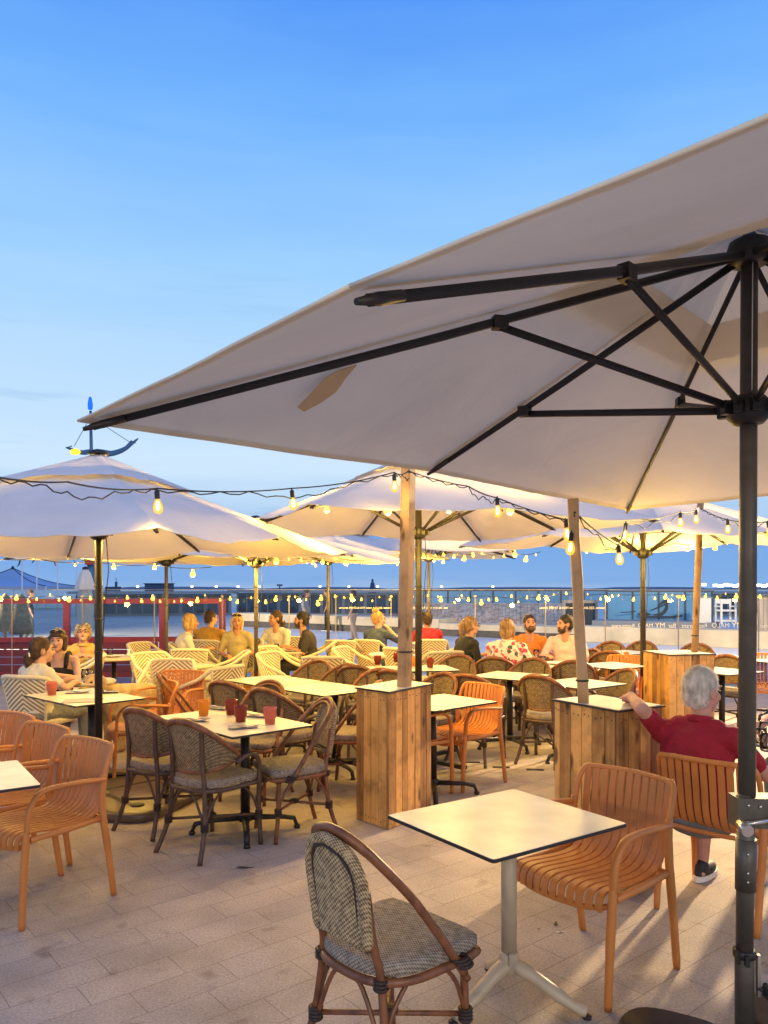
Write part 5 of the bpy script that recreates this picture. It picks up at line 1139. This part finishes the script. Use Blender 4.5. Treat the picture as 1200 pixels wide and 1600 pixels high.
x, y = at(201, 10.0); t = thing('salt_shaker', 'white salt shaker at the right of the table before the man in yellow', 'shaker', (x, y, .755)); q = MB(); q.lathe([(.0, 0), (.022, 0), (.026, .03), (.014, .06), (.02, .075), (.018, .09), (0, .1)], (0, 0, 0), 12); q.build('body', M['white'], t)
INL = MB(); INL.box((0, 0, .0035), (.155, .052, .005)); INL._m = 1; INL.box((0, 0, .0045), (.14, .04, .0055)); inm = INL.mesh('paving_inlay', [M['edge'], mat('inlay', (.07, .06, .055), .5)])
for px, py, lb in [(662, 1189, 'small dark paving inlay nearest the planter'), (737, 1191, 'small dark paving inlay under the orange chair'), (783, 1199, 'small dark paving inlay right of the orange chair legs'), (836, 1203, 'small dark paving inlay left of the round-post planter'), (968, 1260, 'small dark paving inlay by the right planter')]:
    d = CAM_H * F / (py - HY); x, y = at(px, d); o = bpy.data.objects.new('paving_inlay', inm); C.objects.link(o); o.location = (x, y, 0); o.rotation_euler = (0, 0, R(-6)); tag(o, lb, 'inlay', 'dark paving inlays')
for px, py, rz, sz, m_, lb in [(875, 1457, 20, .022, 'white', 'tiny white paper scrap on the paving under the front orange chair'), (868, 1444, 70, .03, 'wrap', 'small dark leaf on the paving under the front orange chair'), (383, 1356, 5, .05, 'wrap', 'thin dark twig on the open paving in front of the nearest armchair'), (842, 1452, 40, .01, 'wrap', 'dark crumb on the paving beside the cream table pedestal'), (600, 1290, 30, .014, 'white', 'pale crumb on the paving at the foot of the tall planter')]:
    d = CAM_H * F / (py - HY); x, y = at(px, d); t = MB(); t.grid(lambda u, v: Vector(((u - .5) * 2 * sz, (v - .5) * sz * .55 * (1 - abs(2 * u - 1) ** 1.5 * .8), .004 + .003 * math.sin(5 * u + v))), 6, 3)
    o = t.build('litter', M[m_]); o.location = (x, y, 0); o.rotation_euler = (0, 0, R(rz)); tag(o, lb, 'litter')

# ------------------------------------------------------------------ people
SK = {'fair': mat('skin_fair', (.62, .36, .25), .62, spec=.25, bump=.15, bscale=120, var=.08, vscale=20), 'tan': mat('skin_tan', (.50, .26, .16), .62, spec=.25, bump=.15, bscale=120, var=.08, vscale=20), 'ruddy': mat('skin_ruddy', (.58, .30, .22), .62, spec=.25, bump=.15, bscale=120, var=.1, vscale=20)}
LIP = mat('lips', (.32, .07, .06), .5); EYE = mat('eyes', (.02, .015, .012), .3); LENS = mat('sunglass_lens', (.015, .012, .012), .15)
def hair_mat(n, c): return mat('hair_' + n, c, .5, var=.5, vscale=26, bump=.8, bscale=70, stretch=(2, 2, .5))
HR = {'white': mat('hair_white', (.74, .68, .60), .6, var=.35, vscale=22, bump=.6, bscale=160, stretch=(1.6, 1.6, .7)), 'brown': hair_mat('brown', (.055, .026, .013)), 'black': hair_mat('black', (.016, .011, .010)), 'grey': hair_mat('grey', (.26, .21, .15)),
      'blond': hair_mat('blond', (.52, .33, .12)), 'dblond': hair_mat('dark_blond', (.34, .20, .09)), 'beard': hair_mat('beard', (.05, .028, .018)), 'pale': hair_mat('pale_blond', (.62, .46, .26)), 'strawberry': hair_mat('strawberry', (.5, .27, .10))}
def remesh(o, vox, it=4, fac=.5):
    m = o.modifiers.new('remesh', 'REMESH'); m.mode = 'VOXEL'; m.voxel_size = vox; m.use_smooth_shade = True
    s = o.modifiers.new('smooth', 'SMOOTH'); s.factor = fac; s.iterations = it; return o
def cloth_mat(n, c, var=.12): return mat('cloth_' + n, c, .85, var=var, vscale=9, bump=.75, bscale=11, bdist=.035)
def floral_mat():
    m = bpy.data.materials.new('floral_print'); m.use_nodes = True; t = m.node_tree; b = t.nodes['Principled BSDF']; b.inputs['Roughness'].default_value = .85
    tc = N(t, 'ShaderNodeTexCoord'); v = N(t, 'ShaderNodeTexVoronoi'); v.inputs['Scale'].default_value = 26; L(t, tc.outputs['Object'], v.inputs[0])
    r = N(t, 'ShaderNodeValToRGB'); r.color_ramp.interpolation = 'CONSTANT'; e = r.color_ramp.elements
    cs = [(0, (.80, .70, .62)), (.36, (.62, .06, .12)), (.52, (.75, .66, .60)), (.66, (.06, .09, .10)), (.76, (.75, .30, .34)), (.88, (.80, .72, .64))]
    while len(e) < len(cs): e.new(.5)
    for q, (p, c) in zip(e, cs): q.position = p; q.color = (*c, 1)
    sp = N(t, 'ShaderNodeSeparateColor'); L(t, v.outputs['Color'], sp.inputs[0]); L(t, sp.outputs[0], r.inputs[0]); L(t, r.outputs[0], b.inputs['Base Color']); return m
def hand(q, e, h, side, up=(0, 0, 1), curl=.5, k=1.0, spread=.02):
    e, h = Vector(e), Vector(h); d = (h - e).normalized(); u = Vector(up); s = d.cross(u).normalized(); u = s.cross(d).normalized()
    q.cap(h - d * .01, h + d * .05 * k, .027 * k, .03 * k); 
    q.ell(h + d * .045 * k + s * .012, (.022, .022, .016)); q.ell(h + d * .045 * k - s * .012, (.022, .022, .016))
    for i, ln in enumerate((.062, .072, .068, .052)):
        o = (i - 1.5) * spread * side; a = h + d * .072 * k + s * o; b = a + (d * .6 + s * o * .3 - u * curl * .35).normalized() * ln * .5 * k; c = b + (d * .5 - u * (curl + .25)).normalized() * ln * .5 * k
        q.cap(a, b, .0105, .0095, 8); q.cap(b, c, .0095, .0082, 8)
    a = h + d * .02 - s * .025 * side; b = a + (d * .7 - s * .75 * side - u * .2).normalized() * .035; c = b + (d * .9 - s * .2 * side - u * .3).normalized() * .03
    q.cap(a, b, .013, .011, 8); q.cap(b, c, .011, .009, 8)
def person(label, x, y, f, skin='fair', hair=('short', 'brown'), shirt=None, sleeve=.55, trousers=None, shorts=False, lean=0., yaw=0., pitch=0., arms=None, sc=.93, seat=.45, vox=.011, specs=None, beard=None, stand=False, lean_side=0., broad=1.0, tank=False, collar=None, legs=True, shoes=None, tilt=0.):
    t = thing('person', label, 'person', (x, y, 0), rzf(*f)); S = sc
    hz = .92 * S if stand else seat + .07
    V = lambda a, b, c: Vector((a, b, c))
    ly = lean; T = .47 * S
    P0 = V(0, 0, hz); CH = V(lean_side * .5, ly * .7 - .03, hz + T * .66); SHc = V(lean_side, ly - .01, hz + T); NB = V(lean_side, ly + .02, hz + T + .02); 
    hp = R(pitch); HC = V(lean_side, ly + .045 + .06 * math.sin(hp), hz + T + .185 * S / .93)
    Rh = Matrix.Rotation(R(yaw), 3, 'Z') @ Matrix.Rotation(-hp, 3, 'X') @ Matrix.Rotation(R(tilt), 3, 'Y'); H = lambda a, b, c: HC + Rh @ V(a, b, c)
    sw = .172 * S * broad; q = MB()
    def torso(q, g, shirt=False):
        q.ell(P0 + V(0, 0, .02), (.16 * broad + g, .115 + g, .10 + g)); q.ell(V(lean_side * .3, ly * .3 + .0, hz + T * .33), (.142 * broad + g, .11 + g, .15 + g)); q.ell(CH, (.16 * broad + g, .105 + g, .175 + g))
        q.cap(SHc + V(-sw, -.01, -.035), SHc + V(sw, -.01, -.035), .054 + g, .054 + g); q.cap(SHc + V(-sw * .5, -.01, -.005), SHc + V(sw * .5, -.01, -.005), .05 + g, .05 + g)
    torso(q, 0)
    q.cap(NB - V(0, .01, .05), HC - V(0, .015, .05), .056, .05)
    q.ell(H(0, -.012, .022), (.074, .094, .094), Rh, 20, 14); q.ell(H(0, .025, -.035), (.058, .066, .075), Rh, 18, 12); q.ell(H(0, .062, -.088), (.028, .026, .024), Rh)
    q.cap(H(0, .086, .012), H(0, .106, -.028), .011, .0155, 8); q.ell(H(0, .078, .028), (.05, .018, .014), Rh); q.ell(H(.038, .064, -.025), (.022, .02, .024), Rh); q.ell(H(-.038, .064, -.025), (.022, .02, .024), Rh)
    for s in (-1, 1): q.ell(H(s * .076, -.008, -.008), (.011, .022, .033), Rh); q.ell(H(s * .079, -.012, .012), (.008, .02, .018), Rh)
    arms = arms or {}
    J = {}
    for s, k in ((-1, 'L'), (1, 'R')):
        sh = SHc + V(s * (sw + .012), -.01, -.04); el, hd = arms.get(k, ((s * .25, .10 + ly * .5, hz + .22), (s * .10, .34 + ly * .4, hz + .21)))
        el, hd = Vector(el), Vector(hd); J[k] = (sh, el, hd)
        q.cap(sh, el, .047 * S, .038 * S); q.cap(el, el.lerp(hd, .35), .038 * S, .040 * S); q.cap(el.lerp(hd, .35), hd, .040 * S, .026 * S); hand(q, el, hd, -s, curl=(.2 if stand else 1.0 if label.startswith('man with short white') else .55))
    LG = []
    for s in (-1, 1):
        h0 = P0 + V(s * .085, .02, -.01)
        if stand: kn = V(s * .09, .03 + .08 * s * (.6), hz * .53); an = V(s * .09, -.02 + .16 * s * .6, .075)
        else: kn = V(s * .13, .42, seat + .06); an = V(s * .12, .40 + .03 * s, .08)
        LG.append((h0, kn, an))
        if legs:
            q.cap(h0, kn, .082, .056); q.cap(kn, kn.lerp(an, .35), .054, .056); q.cap(kn.lerp(an, .35), an, .056, .036); q.cap(an - V(0, .03, .03), an + V(0, .15, -.045), .036, .03)
    body = remesh(q.build('body', SK[skin], t), vox, 5)
    # clothes
    if shirt:
        q = MB(); g = .016
        if tank:
            q.ell(P0 + V(0, 0, .03), (.165, .12, .10)); q.ell(V(0, ly * .3, hz + T * .33), (.155, .122, .15)); q.ell(CH - V(0, 0, .04), (.168, .122, .155))
            for s in (-1, 1): q.tube(bez([CH + V(s * .09, .10, .06), SHc + V(s * .095, .04, .035), SHc + V(s * .095, -.05, .03), CH + V(s * .08, -.11, .05)], 5), .026, 8)
        else:
            torso(q, g)
            for k in 'LR':
                sh, el, hd = J[k]
                if sleeve <= 1: q.cap(sh, sh.lerp(el, sleeve), .058 * S, (.053 if sleeve < .9 else .048) * S)
                else: q.cap(sh, el, .058 * S, .048 * S); q.cap(el, el.lerp(hd, sleeve - 1), .048 * S, .038 * S)
        remesh(q.build('shirt', shirt, t), vox * 1.05, 4)
        if collar:
            q = MB(); q.tube([NB + V(.066 * math.cos(a), -.012 + .07 * math.sin(a), .028 + .012 * math.sin(-a)) for a in [2 * PI * j / 22 for j in range(22)]], [.009] * 22, 8, closed=True, flat=(.8, 2.0)); q.build('collar', collar, t)
    if trousers and legs:
        q = MB(); g = .015; q.ell(P0 + V(0, 0, -.005), (.165 * broad + g, .12 + g, .095 + g))
        for h0, kn, an in LG:
            if shorts: q.cap(h0, h0.lerp(kn, .85), .098, .082)
            else: q.cap(h0, kn, .096, .072); q.cap(kn, an + V(0, 0, .02), .07, .052)
        remesh(q.build('trousers', trousers, t), vox * 1.1, 3)
    if shoes and legs:
        for h0, kn, an in LG:
            q = MB(); q.ell(an + V(0, .05, -.035), (.046, .125, .043)); q.ell(an + V(0, -.01, -.005), (.044, .055, .05)); sh_ = remesh(q.build('shoe', shoes, t), .009, 3)
            q = MB(); q.prism([((.047 + (.004 if b_ > 0 else 0)) * math.cos(a) + an.x, an.y + .05 + .135 * math.sin(a)) for a in [2 * PI * j / 24 for j in range(24)] for b_ in [math.sin(a)]], .004, .034); q.build('sole', M['white'], sh_)
    # hair
    st, hc = hair; q = MB(); hm = HR[hc]
    q.ell(H(0, -.024, .034), (.083, .099, .099), Rh, 20, 14)
    if st == 'short': q.ell(H(0, -.055, -.012), (.072, .062, .072), Rh)
    if st == 'crop': q.ell(H(0, -.052, -.02), (.073, .060, .078), Rh); q.ell(H(.06, -.02, .012), (.02, .035, .04), Rh); q.ell(H(-.06, -.02, .012), (.02, .035, .04), Rh)
    if st == 'wavy':
        rr = random.Random(4)
        for i in range(26): a = rr.uniform(0, 2 * PI); z = rr.uniform(-.03, .12); r_ = .085 * math.sqrt(max(.05, 1 - ((z - .03) / .11) ** 2)); yy = r_ * math.sin(a) - .03; 
        for i in range(30):
            a = PI + rr.uniform(-.2, PI + .2); z = rr.uniform(-.03, .10); r_ = .09 * math.sqrt(max(.1, 1 - ((z - .02) / .115) ** 2)); q.ell(H(r_ * math.cos(a), r_ * 1.1 * math.sin(a) - .015, z), .024)
        for i in range(10): q.ell(H(rr.uniform(-.07, .07), rr.uniform(-.06, .05), .115), (.03, .03, .022))
    if st in ('bob', 'fringe'):
        q.ell(H(0, -.05, -.03), (.084, .066, .10), Rh); 
        for s in (-1, 1): q.cap(H(s * .077, -.005, .03), H(s * .07, .005, -.09), .027, .022)
        if st == 'fringe': q.ell(H(0, .055, .062), (.066, .038, .034), Rh)
    if st == 'long':
        for s in (-1, 1): q.cap(H(s * .077, -.02, .03), H(s * .07, -.02, -.14), .028, .02)
        q.ell(H(0, -.06, -.05), (.08, .055, .13), Rh)
    if st == 'ponytail':
        q.ell(H(0, -.05, -.01), (.076, .062, .08), Rh); q.ell(H(0, -.115, -.035), (.026, .022, .024), Rh); q.cap(H(0, -.125, -.06), H(.005, -.12, -.14), .040, .030); q.ell(H(.004, -.12, -.165), (.022, .02, .04), Rh)
    if st == 'hightail':
        q.ell(H(0, -.05, -.01), (.076, .062, .075), Rh); q.cap(H(0, -.12, .05), H(0, -.155, .01), .03, .036); q.cap(H(0, -.155, .01), H(0, -.15, -.12), .036, .02)
    if st == 'bun':
        q.ell(H(0, -.05, -.01), (.076, .062, .075), Rh)
        for a in range(7): q.ell(H(.026 * math.cos(a), -.055 + .026 * math.sin(a), .14 + .012 * math.sin(a * 2)), .03)
    ho = remesh(q.build('hair', hm, t), .009, 3)
    rr = random.Random(label); near_ = label.startswith('man with short white'); qs = MB(); nst = 5200 if near_ else 900
    vis = [(H(0, -.024, .034), (.083, .099, .099)), (H(0, -.05, -.02), (.078, .066, .09))]
    if st in ('ponytail', 'hightail'): vis.append((H(.0, -.13, -.08), (.04, .036, .07)))
    if st == 'bun': vis.append((H(0, -.055, .142), (.056, .056, .04)))
    if st in ('bob', 'fringe', 'long'): vis += [(H(.072, -.004, -.03), (.026, .026, .07)), (H(-.072, -.004, -.03), (.026, .026, .07))]
    for i in range(nst):
        ec, er = vis[0] if rr.random() < .55 else vis[rr.randrange(len(vis))]
        z = rr.uniform(-.75, 1); a = rr.uniform(0, 2 * PI); k = math.sqrt(1 - z * z); nrm = Vector((k * math.cos(a), k * math.sin(a), z))
        lp = Vector((nrm.x * er[0], nrm.y * er[1], nrm.z * er[2]))
        if ec == vis[0][0] and lp.y > .045 and lp.z < .035: continue
        if ec != vis[0][0] and nrm.y > .55: continue
        n_ = Rh @ Vector((nrm.x / er[0], nrm.y / er[1], nrm.z / er[2])).normalized(); b0 = ec + Rh @ (lp * 1.0)
        dn = Vector((rr.uniform(-.35, .35), -.35 if z > .6 else rr.uniform(-.2, .2), -1)); dn = (Rh @ dn); tg = (dn - n_ * dn.dot(n_)).normalized(); sd = tg.cross(n_) * (.0012 if near_ else .0022)
        ln = (rr.uniform(.008, .017) if near_ else rr.uniform(.02, .045)) * (.6 if st == 'crop' and not near_ else 1)
        m_ = b0 + tg * ln * .5 + n_ * (.004 if near_ else .0035); e_ = b0 + tg * ln + n_ * rr.uniform(.001, .006)
        qs.add([b0 - sd, b0 + sd, m_ + sd * .8, m_ - sd * .8, e_], [(0, 1, 2, 3), (3, 2, 4)], True)
    o_ = qs.build('hair_strands', hm, ho)
    if st == 'ponytail':
        q = MB(); q.tube([H(.03 * math.cos(a), -.118, -.045 + .028 * math.sin(a)) for a in [2 * PI * j / 12 for j in range(12)]], .008, 6, closed=True); q.build('hair_band', M['white'], ho)
    # face details
    for s in (-1, 1):
        q = MB(); q.ell(H(s * .03, .082, .006), (.0125, .008, .0065), Rh, 10, 6); q.build('eye', EYE, t)
        q = MB(); q.tube([H(s * .014, .096, .027), H(s * .032, .094, .034), H(s * .05, .076, .028)], .0042, 6); q.build('eyebrow', HR['brown' if hc in ('white', 'grey', 'blond', 'pale', 'dblond', 'strawberry') else hc], t)
    q = MB(); q.ell(H(0, .092, -.058), (.023, .009, .0085), Rh, 12, 6); q.build('mouth', LIP, t)
    if beard:
        q = MB(); q.ell(H(0, .04, -.078), (.056, .058, .045), Rh); q.cap(H(-.06, .02, -.02), H(-.05, .04, -.07), .014, .02); q.cap(H(.06, .02, -.02), H(.05, .04, -.07), .014, .02); q.cap(H(-.028, .088, -.044), H(.028, .088, -.044), .009, .009); remesh(q.build('beard', HR['beard'], t), .008, 2)
    if specs in ('glasses', 'shades_up'):
        up = specs == 'shades_up'; y0, z0 = (.075, .098) if up else (.098, .008); q = MB()
        for s in (-1, 1):
            if up: q.ell(H(s * .033, y0 - .01, z0), (.03, .02, .022), Rh, 12, 8)
            else: q.tube([H(s * .033 + .026 * math.cos(a), y0, z0 + .02 * math.sin(a)) for a in [2 * PI * j / 14 for j in range(14)]], .003, 5, closed=True)
            q.tube([H(s * .06, y0 - .01, z0), H(s * .08, -.01, z0 * .8 + .01)], .0035, 5)
        q.tube([H(-.01, y0 + .006, z0), H(.01, y0 + .006, z0)], .0035, 5); q.build('sunglasses' if up else 'glasses', LENS, t)
    return t
CM = {k: cloth_mat(k, c) for k, c in dict(burgundy=(.33, .009, .024), white=(.62, .58, .50), black=(.012, .012, .013), yellow=(.56, .36, .10), mustard=(.48, .25, .03), khaki=(.42, .34, .17), charcoal=(.035, .03, .028), navy=(.05, .07, .12), red=(.52, .015, .03), orange=(.72, .25, .05), pink=(.80, .56, .52), denim=(.07, .11, .19), grey=(.2, .2, .2), jeans=(.12, .16, .22), teal=(.08, .10, .09), skirt=(.3, .22, .18)).items()}
FLOR = floral_mat(); SHOE = mat('dark_shoe', (.02, .022, .03), .6)
# the near man: white hair, dark red polo, arm out to the planter
mx, my = 1.63, 4.0; fm = Vector((.69, .73)).normalized(); rm_ = Vector((fm.y, -fm.x))
def loc(wx, wy, wz, ox, oy, f):
    f = Vector(f).normalized(); r_ = Vector((f.y, -f.x)); d = Vector((wx - ox, wy - oy)); return (d.dot(r_), d.dot(f), wz)
person('man with short white hair in a dark red polo, one arm resting on the planter', mx, my, (.69, .73), 'ruddy', ('crop', 'white'), CM['burgundy'], .66, CM['grey'], True, lean=.02, yaw=-22, pitch=6, sc=.95, seat=.40, vox=.0075, broad=1.12,
       arms={'L': (loc(1.355, 4.04, 1.012, mx, my, fm), loc(1.372, 4.24, 1.036, mx, my, fm)), 'R': (loc(1.93, 3.88, .70, mx, my, fm), loc(2.12, 4.10, .70, mx, my, fm))}, collar=CM['burgundy'], shoes=SHOE)
def pp(label, px, d, f, **k): x, y = at(px, d); return person(label, x, y, f, **k)
TB = lambda s=1: {'L': ((-.24, .16, .70), (-.08, .36, .77)), 'R': ((.24, .16, .70), (.10, .38, .77))}
LAP = {'L': ((-.25, .05, .68), (-.08, .30, .66)), 'R': ((.25, .05, .68), (.10, .32, .66))}
person('person at the right edge in a pale top reaching for the jar glasses', 2.93, 4.92, (-.94, -.33), 'ruddy', ('bob', 'dblond'), CM['pink'], .4, CM['denim'], lean=.08, arms={'R': ((.20, .26, .84), (.06, .60, .80)), 'L': ((-.26, .2, .80), (-.10, .46, .80))}, vox=.009)
pp('woman with a brown ponytail in a white top, her back to us', 60, 7.1, (.45, .89), skin='fair', hair=('ponytail', 'brown'), shirt=CM['white'], sleeve=.6, trousers=CM['grey'], yaw=-28, sc=.86, seat=.42, arms={'L': ((-.23, .12, .66), (-.1, .36, .74)), 'R': ((.29, .06, .73), (.12, .30, .74))})
pp('woman with dark fringe and sunglasses on her head in a black tank top', 92, 8.1, (.1, -1), skin='fair', hair=('fringe', 'brown'), shirt=CM['black'], tank=True, trousers=CM['black'], specs='shades_up', arms=TB(), yaw=4, sc=.9, seat=.42)
pp('man with wavy grey hair and glasses in a yellow polo shirt', 130, 9.9, (.35, -.94), skin='ruddy', hair=('wavy', 'grey'), shirt=CM['yellow'], sleeve=.75, trousers=CM['denim'], specs='glasses', pitch=-22, lean=.10, arms={'L': ((-.27, .16, .74), (-.02, .34, .80)), 'R': ((.27, .16, .74), (.04, .38, .80))}, collar=CM['yellow'], broad=1.12, sc=.88, seat=.40)
pp('woman with a blond bob in a white shirt, turned to the right', 282, 10.9, (.85, .35), skin='tan', hair=('bob', 'blond'), shirt=CM['white'], sleeve=.9, trousers=CM['white'], lean=.1, arms=TB(), sc=.95)
pp('man in a mustard yellow sweater seen from behind', 328, 11.9, (.25, .97), skin='fair', hair=('short', 'brown'), shirt=CM['mustard'], sleeve=1.9, trousers=CM['denim'], yaw=-35, broad=1.22, sc=.98, arms=TB())
pp('woman with sunglasses on blond hair in a khaki patterned shirt', 371, 11.5, (.05, -1), skin='tan', hair=('long', 'pale'), shirt=CM['khaki'], sleeve=.9, trousers=CM['teal'], specs='shades_up', arms=LAP, yaw=8)
pp('smiling woman in a white blouse with her hair pulled back', 432, 12.0, (-.3, -.95), skin='tan', hair=('ponytail', 'brown'), shirt=CM['white'], sleeve=1.5, trousers=CM['white'], arms=TB(), yaw=-40, sc=.97)
pp('dark haired bearded man in a charcoal shirt, arms forward on the table', 488, 11.4, (-.94, -.2), skin='tan', hair=('short', 'black'), shirt=CM['charcoal'], sleeve=.85, trousers=CM['black'], beard=True, lean=.12, arms=TB(), sc=.97, yaw=-12)
pp('woman with a messy blond bun in a grey blue top', 590, 11.9, (.45, .89), skin='fair', hair=('bun', 'strawberry'), shirt=CM['navy'], sleeve=.8, trousers=CM['denim'], yaw=-45, arms={'R': ((.28, .24, .80), (.07, .24, 1.0)), 'L': ((-.25, .1, .7), (-.1, .3, .74))}, sc=.95)
pp('person in a bright red top behind the black umbrella pole', 668, 12.0, (-.1, 1), skin='tan', hair=('short', 'brown'), shirt=CM['red'], sleeve=.9, trousers=CM['grey'], arms=TB(), broad=1.05, sc=.94)
pp('woman with a blond ponytail and glasses in a black T-shirt', 722, 9.85, (.9, .4), skin='fair', hair=('hightail', 'dblond'), shirt=CM['black'], sleeve=.75, trousers=CM['black'], specs='glasses', lean=.09, arms={'L': ((-.25, .16, .70), (-.08, .42, .78)), 'R': ((.27, .10, .66), (.12, .36, .76))}, sc=.95, broad=1.08)
pp('woman with short blond hair in a colourful floral shirt', 790, 9.2, (.35, .94), skin='fair', hair=('bob', 'dblond'), shirt=FLOR, sleeve=1.5, trousers=CM['grey'], yaw=-14, lean=.08, broad=1.15, arms={'R': ((.30, .16, .70), (.20, .42, .77)), 'L': ((-.26, .14, .70), (-.1, .36, .77))}, sc=.94)
pp('bearded man with dark hair in a bright orange T-shirt', 826, 10.25, (.0, -1), skin='ruddy', hair=('short', 'brown'), shirt=CM['orange'], sleeve=.75, trousers=CM['denim'], beard=True, pitch=-10, lean=.05, arms=TB(), sc=.97, broad=1.1)
pp('man with cropped hair and stubble in a pale pink T-shirt', 884, 9.95, (-.5, -.86), skin='ruddy', hair=('short', 'black'), beard=True, shirt=CM['pink'], sleeve=.75, trousers=CM['jeans'], yaw=-45, arms={'R': ((.27, .16, .72), (.10, .40, .78)), 'L': ((-.27, .0, .72), (-.06, .26, .70))}, sc=.98, broad=1.12)
for i, (px, d, f, s, tr, hr, lb) in enumerate([(478, 24, (.9, -.2), 'grey', 'denim', 'brown', 'distant walker in grey top above the woman in khaki'), (553, 23.5, (-.9, .3), 'charcoal', 'skirt', 'black', 'distant walker in dark top by the olive pole'), (512, 29, (-.9, .1), 'black', 'black', 'black', 'distant walker in black on the promenade, far from the rest'), (46, 24, (.8, .3), 'charcoal', 'teal', 'brown', 'walker in dark clothes behind the red windbreak at far left')]):
    pp(lb, px, d, f, skin='tan', hair=('short', hr), shirt=CM[s], sleeve=.9, trousers=CM[tr], stand=True, vox=.016, sc=.92, arms={'L': ((-.25, -.04, 1.02), (-.25, .06, .80)), 'R': ((.25, .02, 1.02), (.24, .10, .80))}, shoes=SHOE)
# dogs
def dog(label, x, y, f, col, sit=True, sc=1.0, coat=None):
    t = thing('dog', label, 'dog', (x, y, 0), rzf(*f)); t.scale = (sc,) * 3; q = MB(); V = Vector
    if sit:
        q.cap((0, -.16, .20), (0, .02, .36), .15, .13); q.cap((0, .02, .36), (0, .10, .48), .125, .10); q.cap((0, .10, .48), (0, .15, .62), .085, .07)
        for s in (-1, 1):
            q.cap((s * .10, -.12, .14), (s * .15, .08, .17), .10, .07); q.cap((s * .15, .08, .16), (s * .13, -.04, .05), .055, .04); q.cap((s * .13, -.04, .04), (s * .13, .12, .03), .035, .03)
            q.cap((s * .075, .10, .40), (s * .075, .14, .20), .055, .04); q.cap((s * .075, .14, .2), (s * .075, .15, .03), .036, .03); q.cap((s * .075, .15, .03), (s * .075, .20, .022), .032, .026)
        q.tube(bez([(0, -.28, .10), (.04, -.42, .05), (.10, -.54, .06)], 5), [.045] * 5 + [.04] * 5 + [.015], 8); hd = V((0, .19, .70))
    else:
        q.cap((0, -.24, .44), (0, .18, .46), .125, .145); q.ell((0, .16, .42), (.12, .14, .16)); q.cap((0, .24, .52), (0, .36, .60), .095, .075)
        for s in (-1, 1):
            q.cap((s * .085, .18, .36), (s * .085, .19, .2), .06, .04); q.cap((s * .085, .19, .2), (s * .085, .19, .03), .038, .034); q.cap((s * .085, .19, .03), (s * .085, .24, .025), .034, .028)
            q.cap((s * .085, -.26, .40), (s * .09, -.19, .25), .085, .055); q.cap((s * .09, -.19, .25), (s * .09, -.31, .17), .045, .034); q.cap((s * .09, -.31, .17), (s * .09, -.29, .03), .032, .03); q.cap((s * .09, -.29, .03), (s * .09, -.24, .025), .032, .026)
        q.tube(bez([(0, -.36, .48), (.02, -.46, .50), (.05, -.52, .62)], 5), [.035] * 5 + [.045] * 5 + [.02], 8); hd = V((0, .42, .62))
    q.ell(hd, (.085, .10, .08)); q.cap(hd + V((0, .06, -.02)), hd + V((0, .17, -.045)), .052, .036); q.cap(hd + V((0, .06, .03)), hd + V((0, .02, .04)), .05, .06)
    body = remesh(q.build('body', col, t), .012, 3)
    for s in (-1, 1):
        q = MB(); q.tube(bez([hd + V((s * .06, -.01, .06)), hd + V((s * .105, .0, .02)), hd + V((s * .10, .02, -.07))], 4), [.03, .034, .036, .038, .04, .04, .036, .03, .015], 8, flat=(.45, 1)); q.build('ear', coat or col, t)
        q = MB(); q.ell(hd + V((s * .038, .085, .03)), .011, seg=8, rg=6); q.build('eye', EYE, t)
    q = MB(); q.ell(hd + V((0, .205, -.035)), (.02, .016, .014)); q.build('nose', EYE, t); return t
FUR1 = mat('tan_fur', (.58, .40, .20), .9, var=.3, vscale=14, bump=1, bscale=60); FUR2 = mat('brown_fur', (.33, .14, .045), .9, var=.55, vscale=7, bump=1, bscale=60)
x, y = at(203, 8.0); dog('pale tan dog standing by the cream chairs near the red fence', x, y, (-.42, -.9), FUR1, False, 1.12)
x, y = at(399, 10.0); dog('brown shaggy dog sitting under the table behind the olive pole', x, y, (.4, .9), FUR2, True, 1.05)
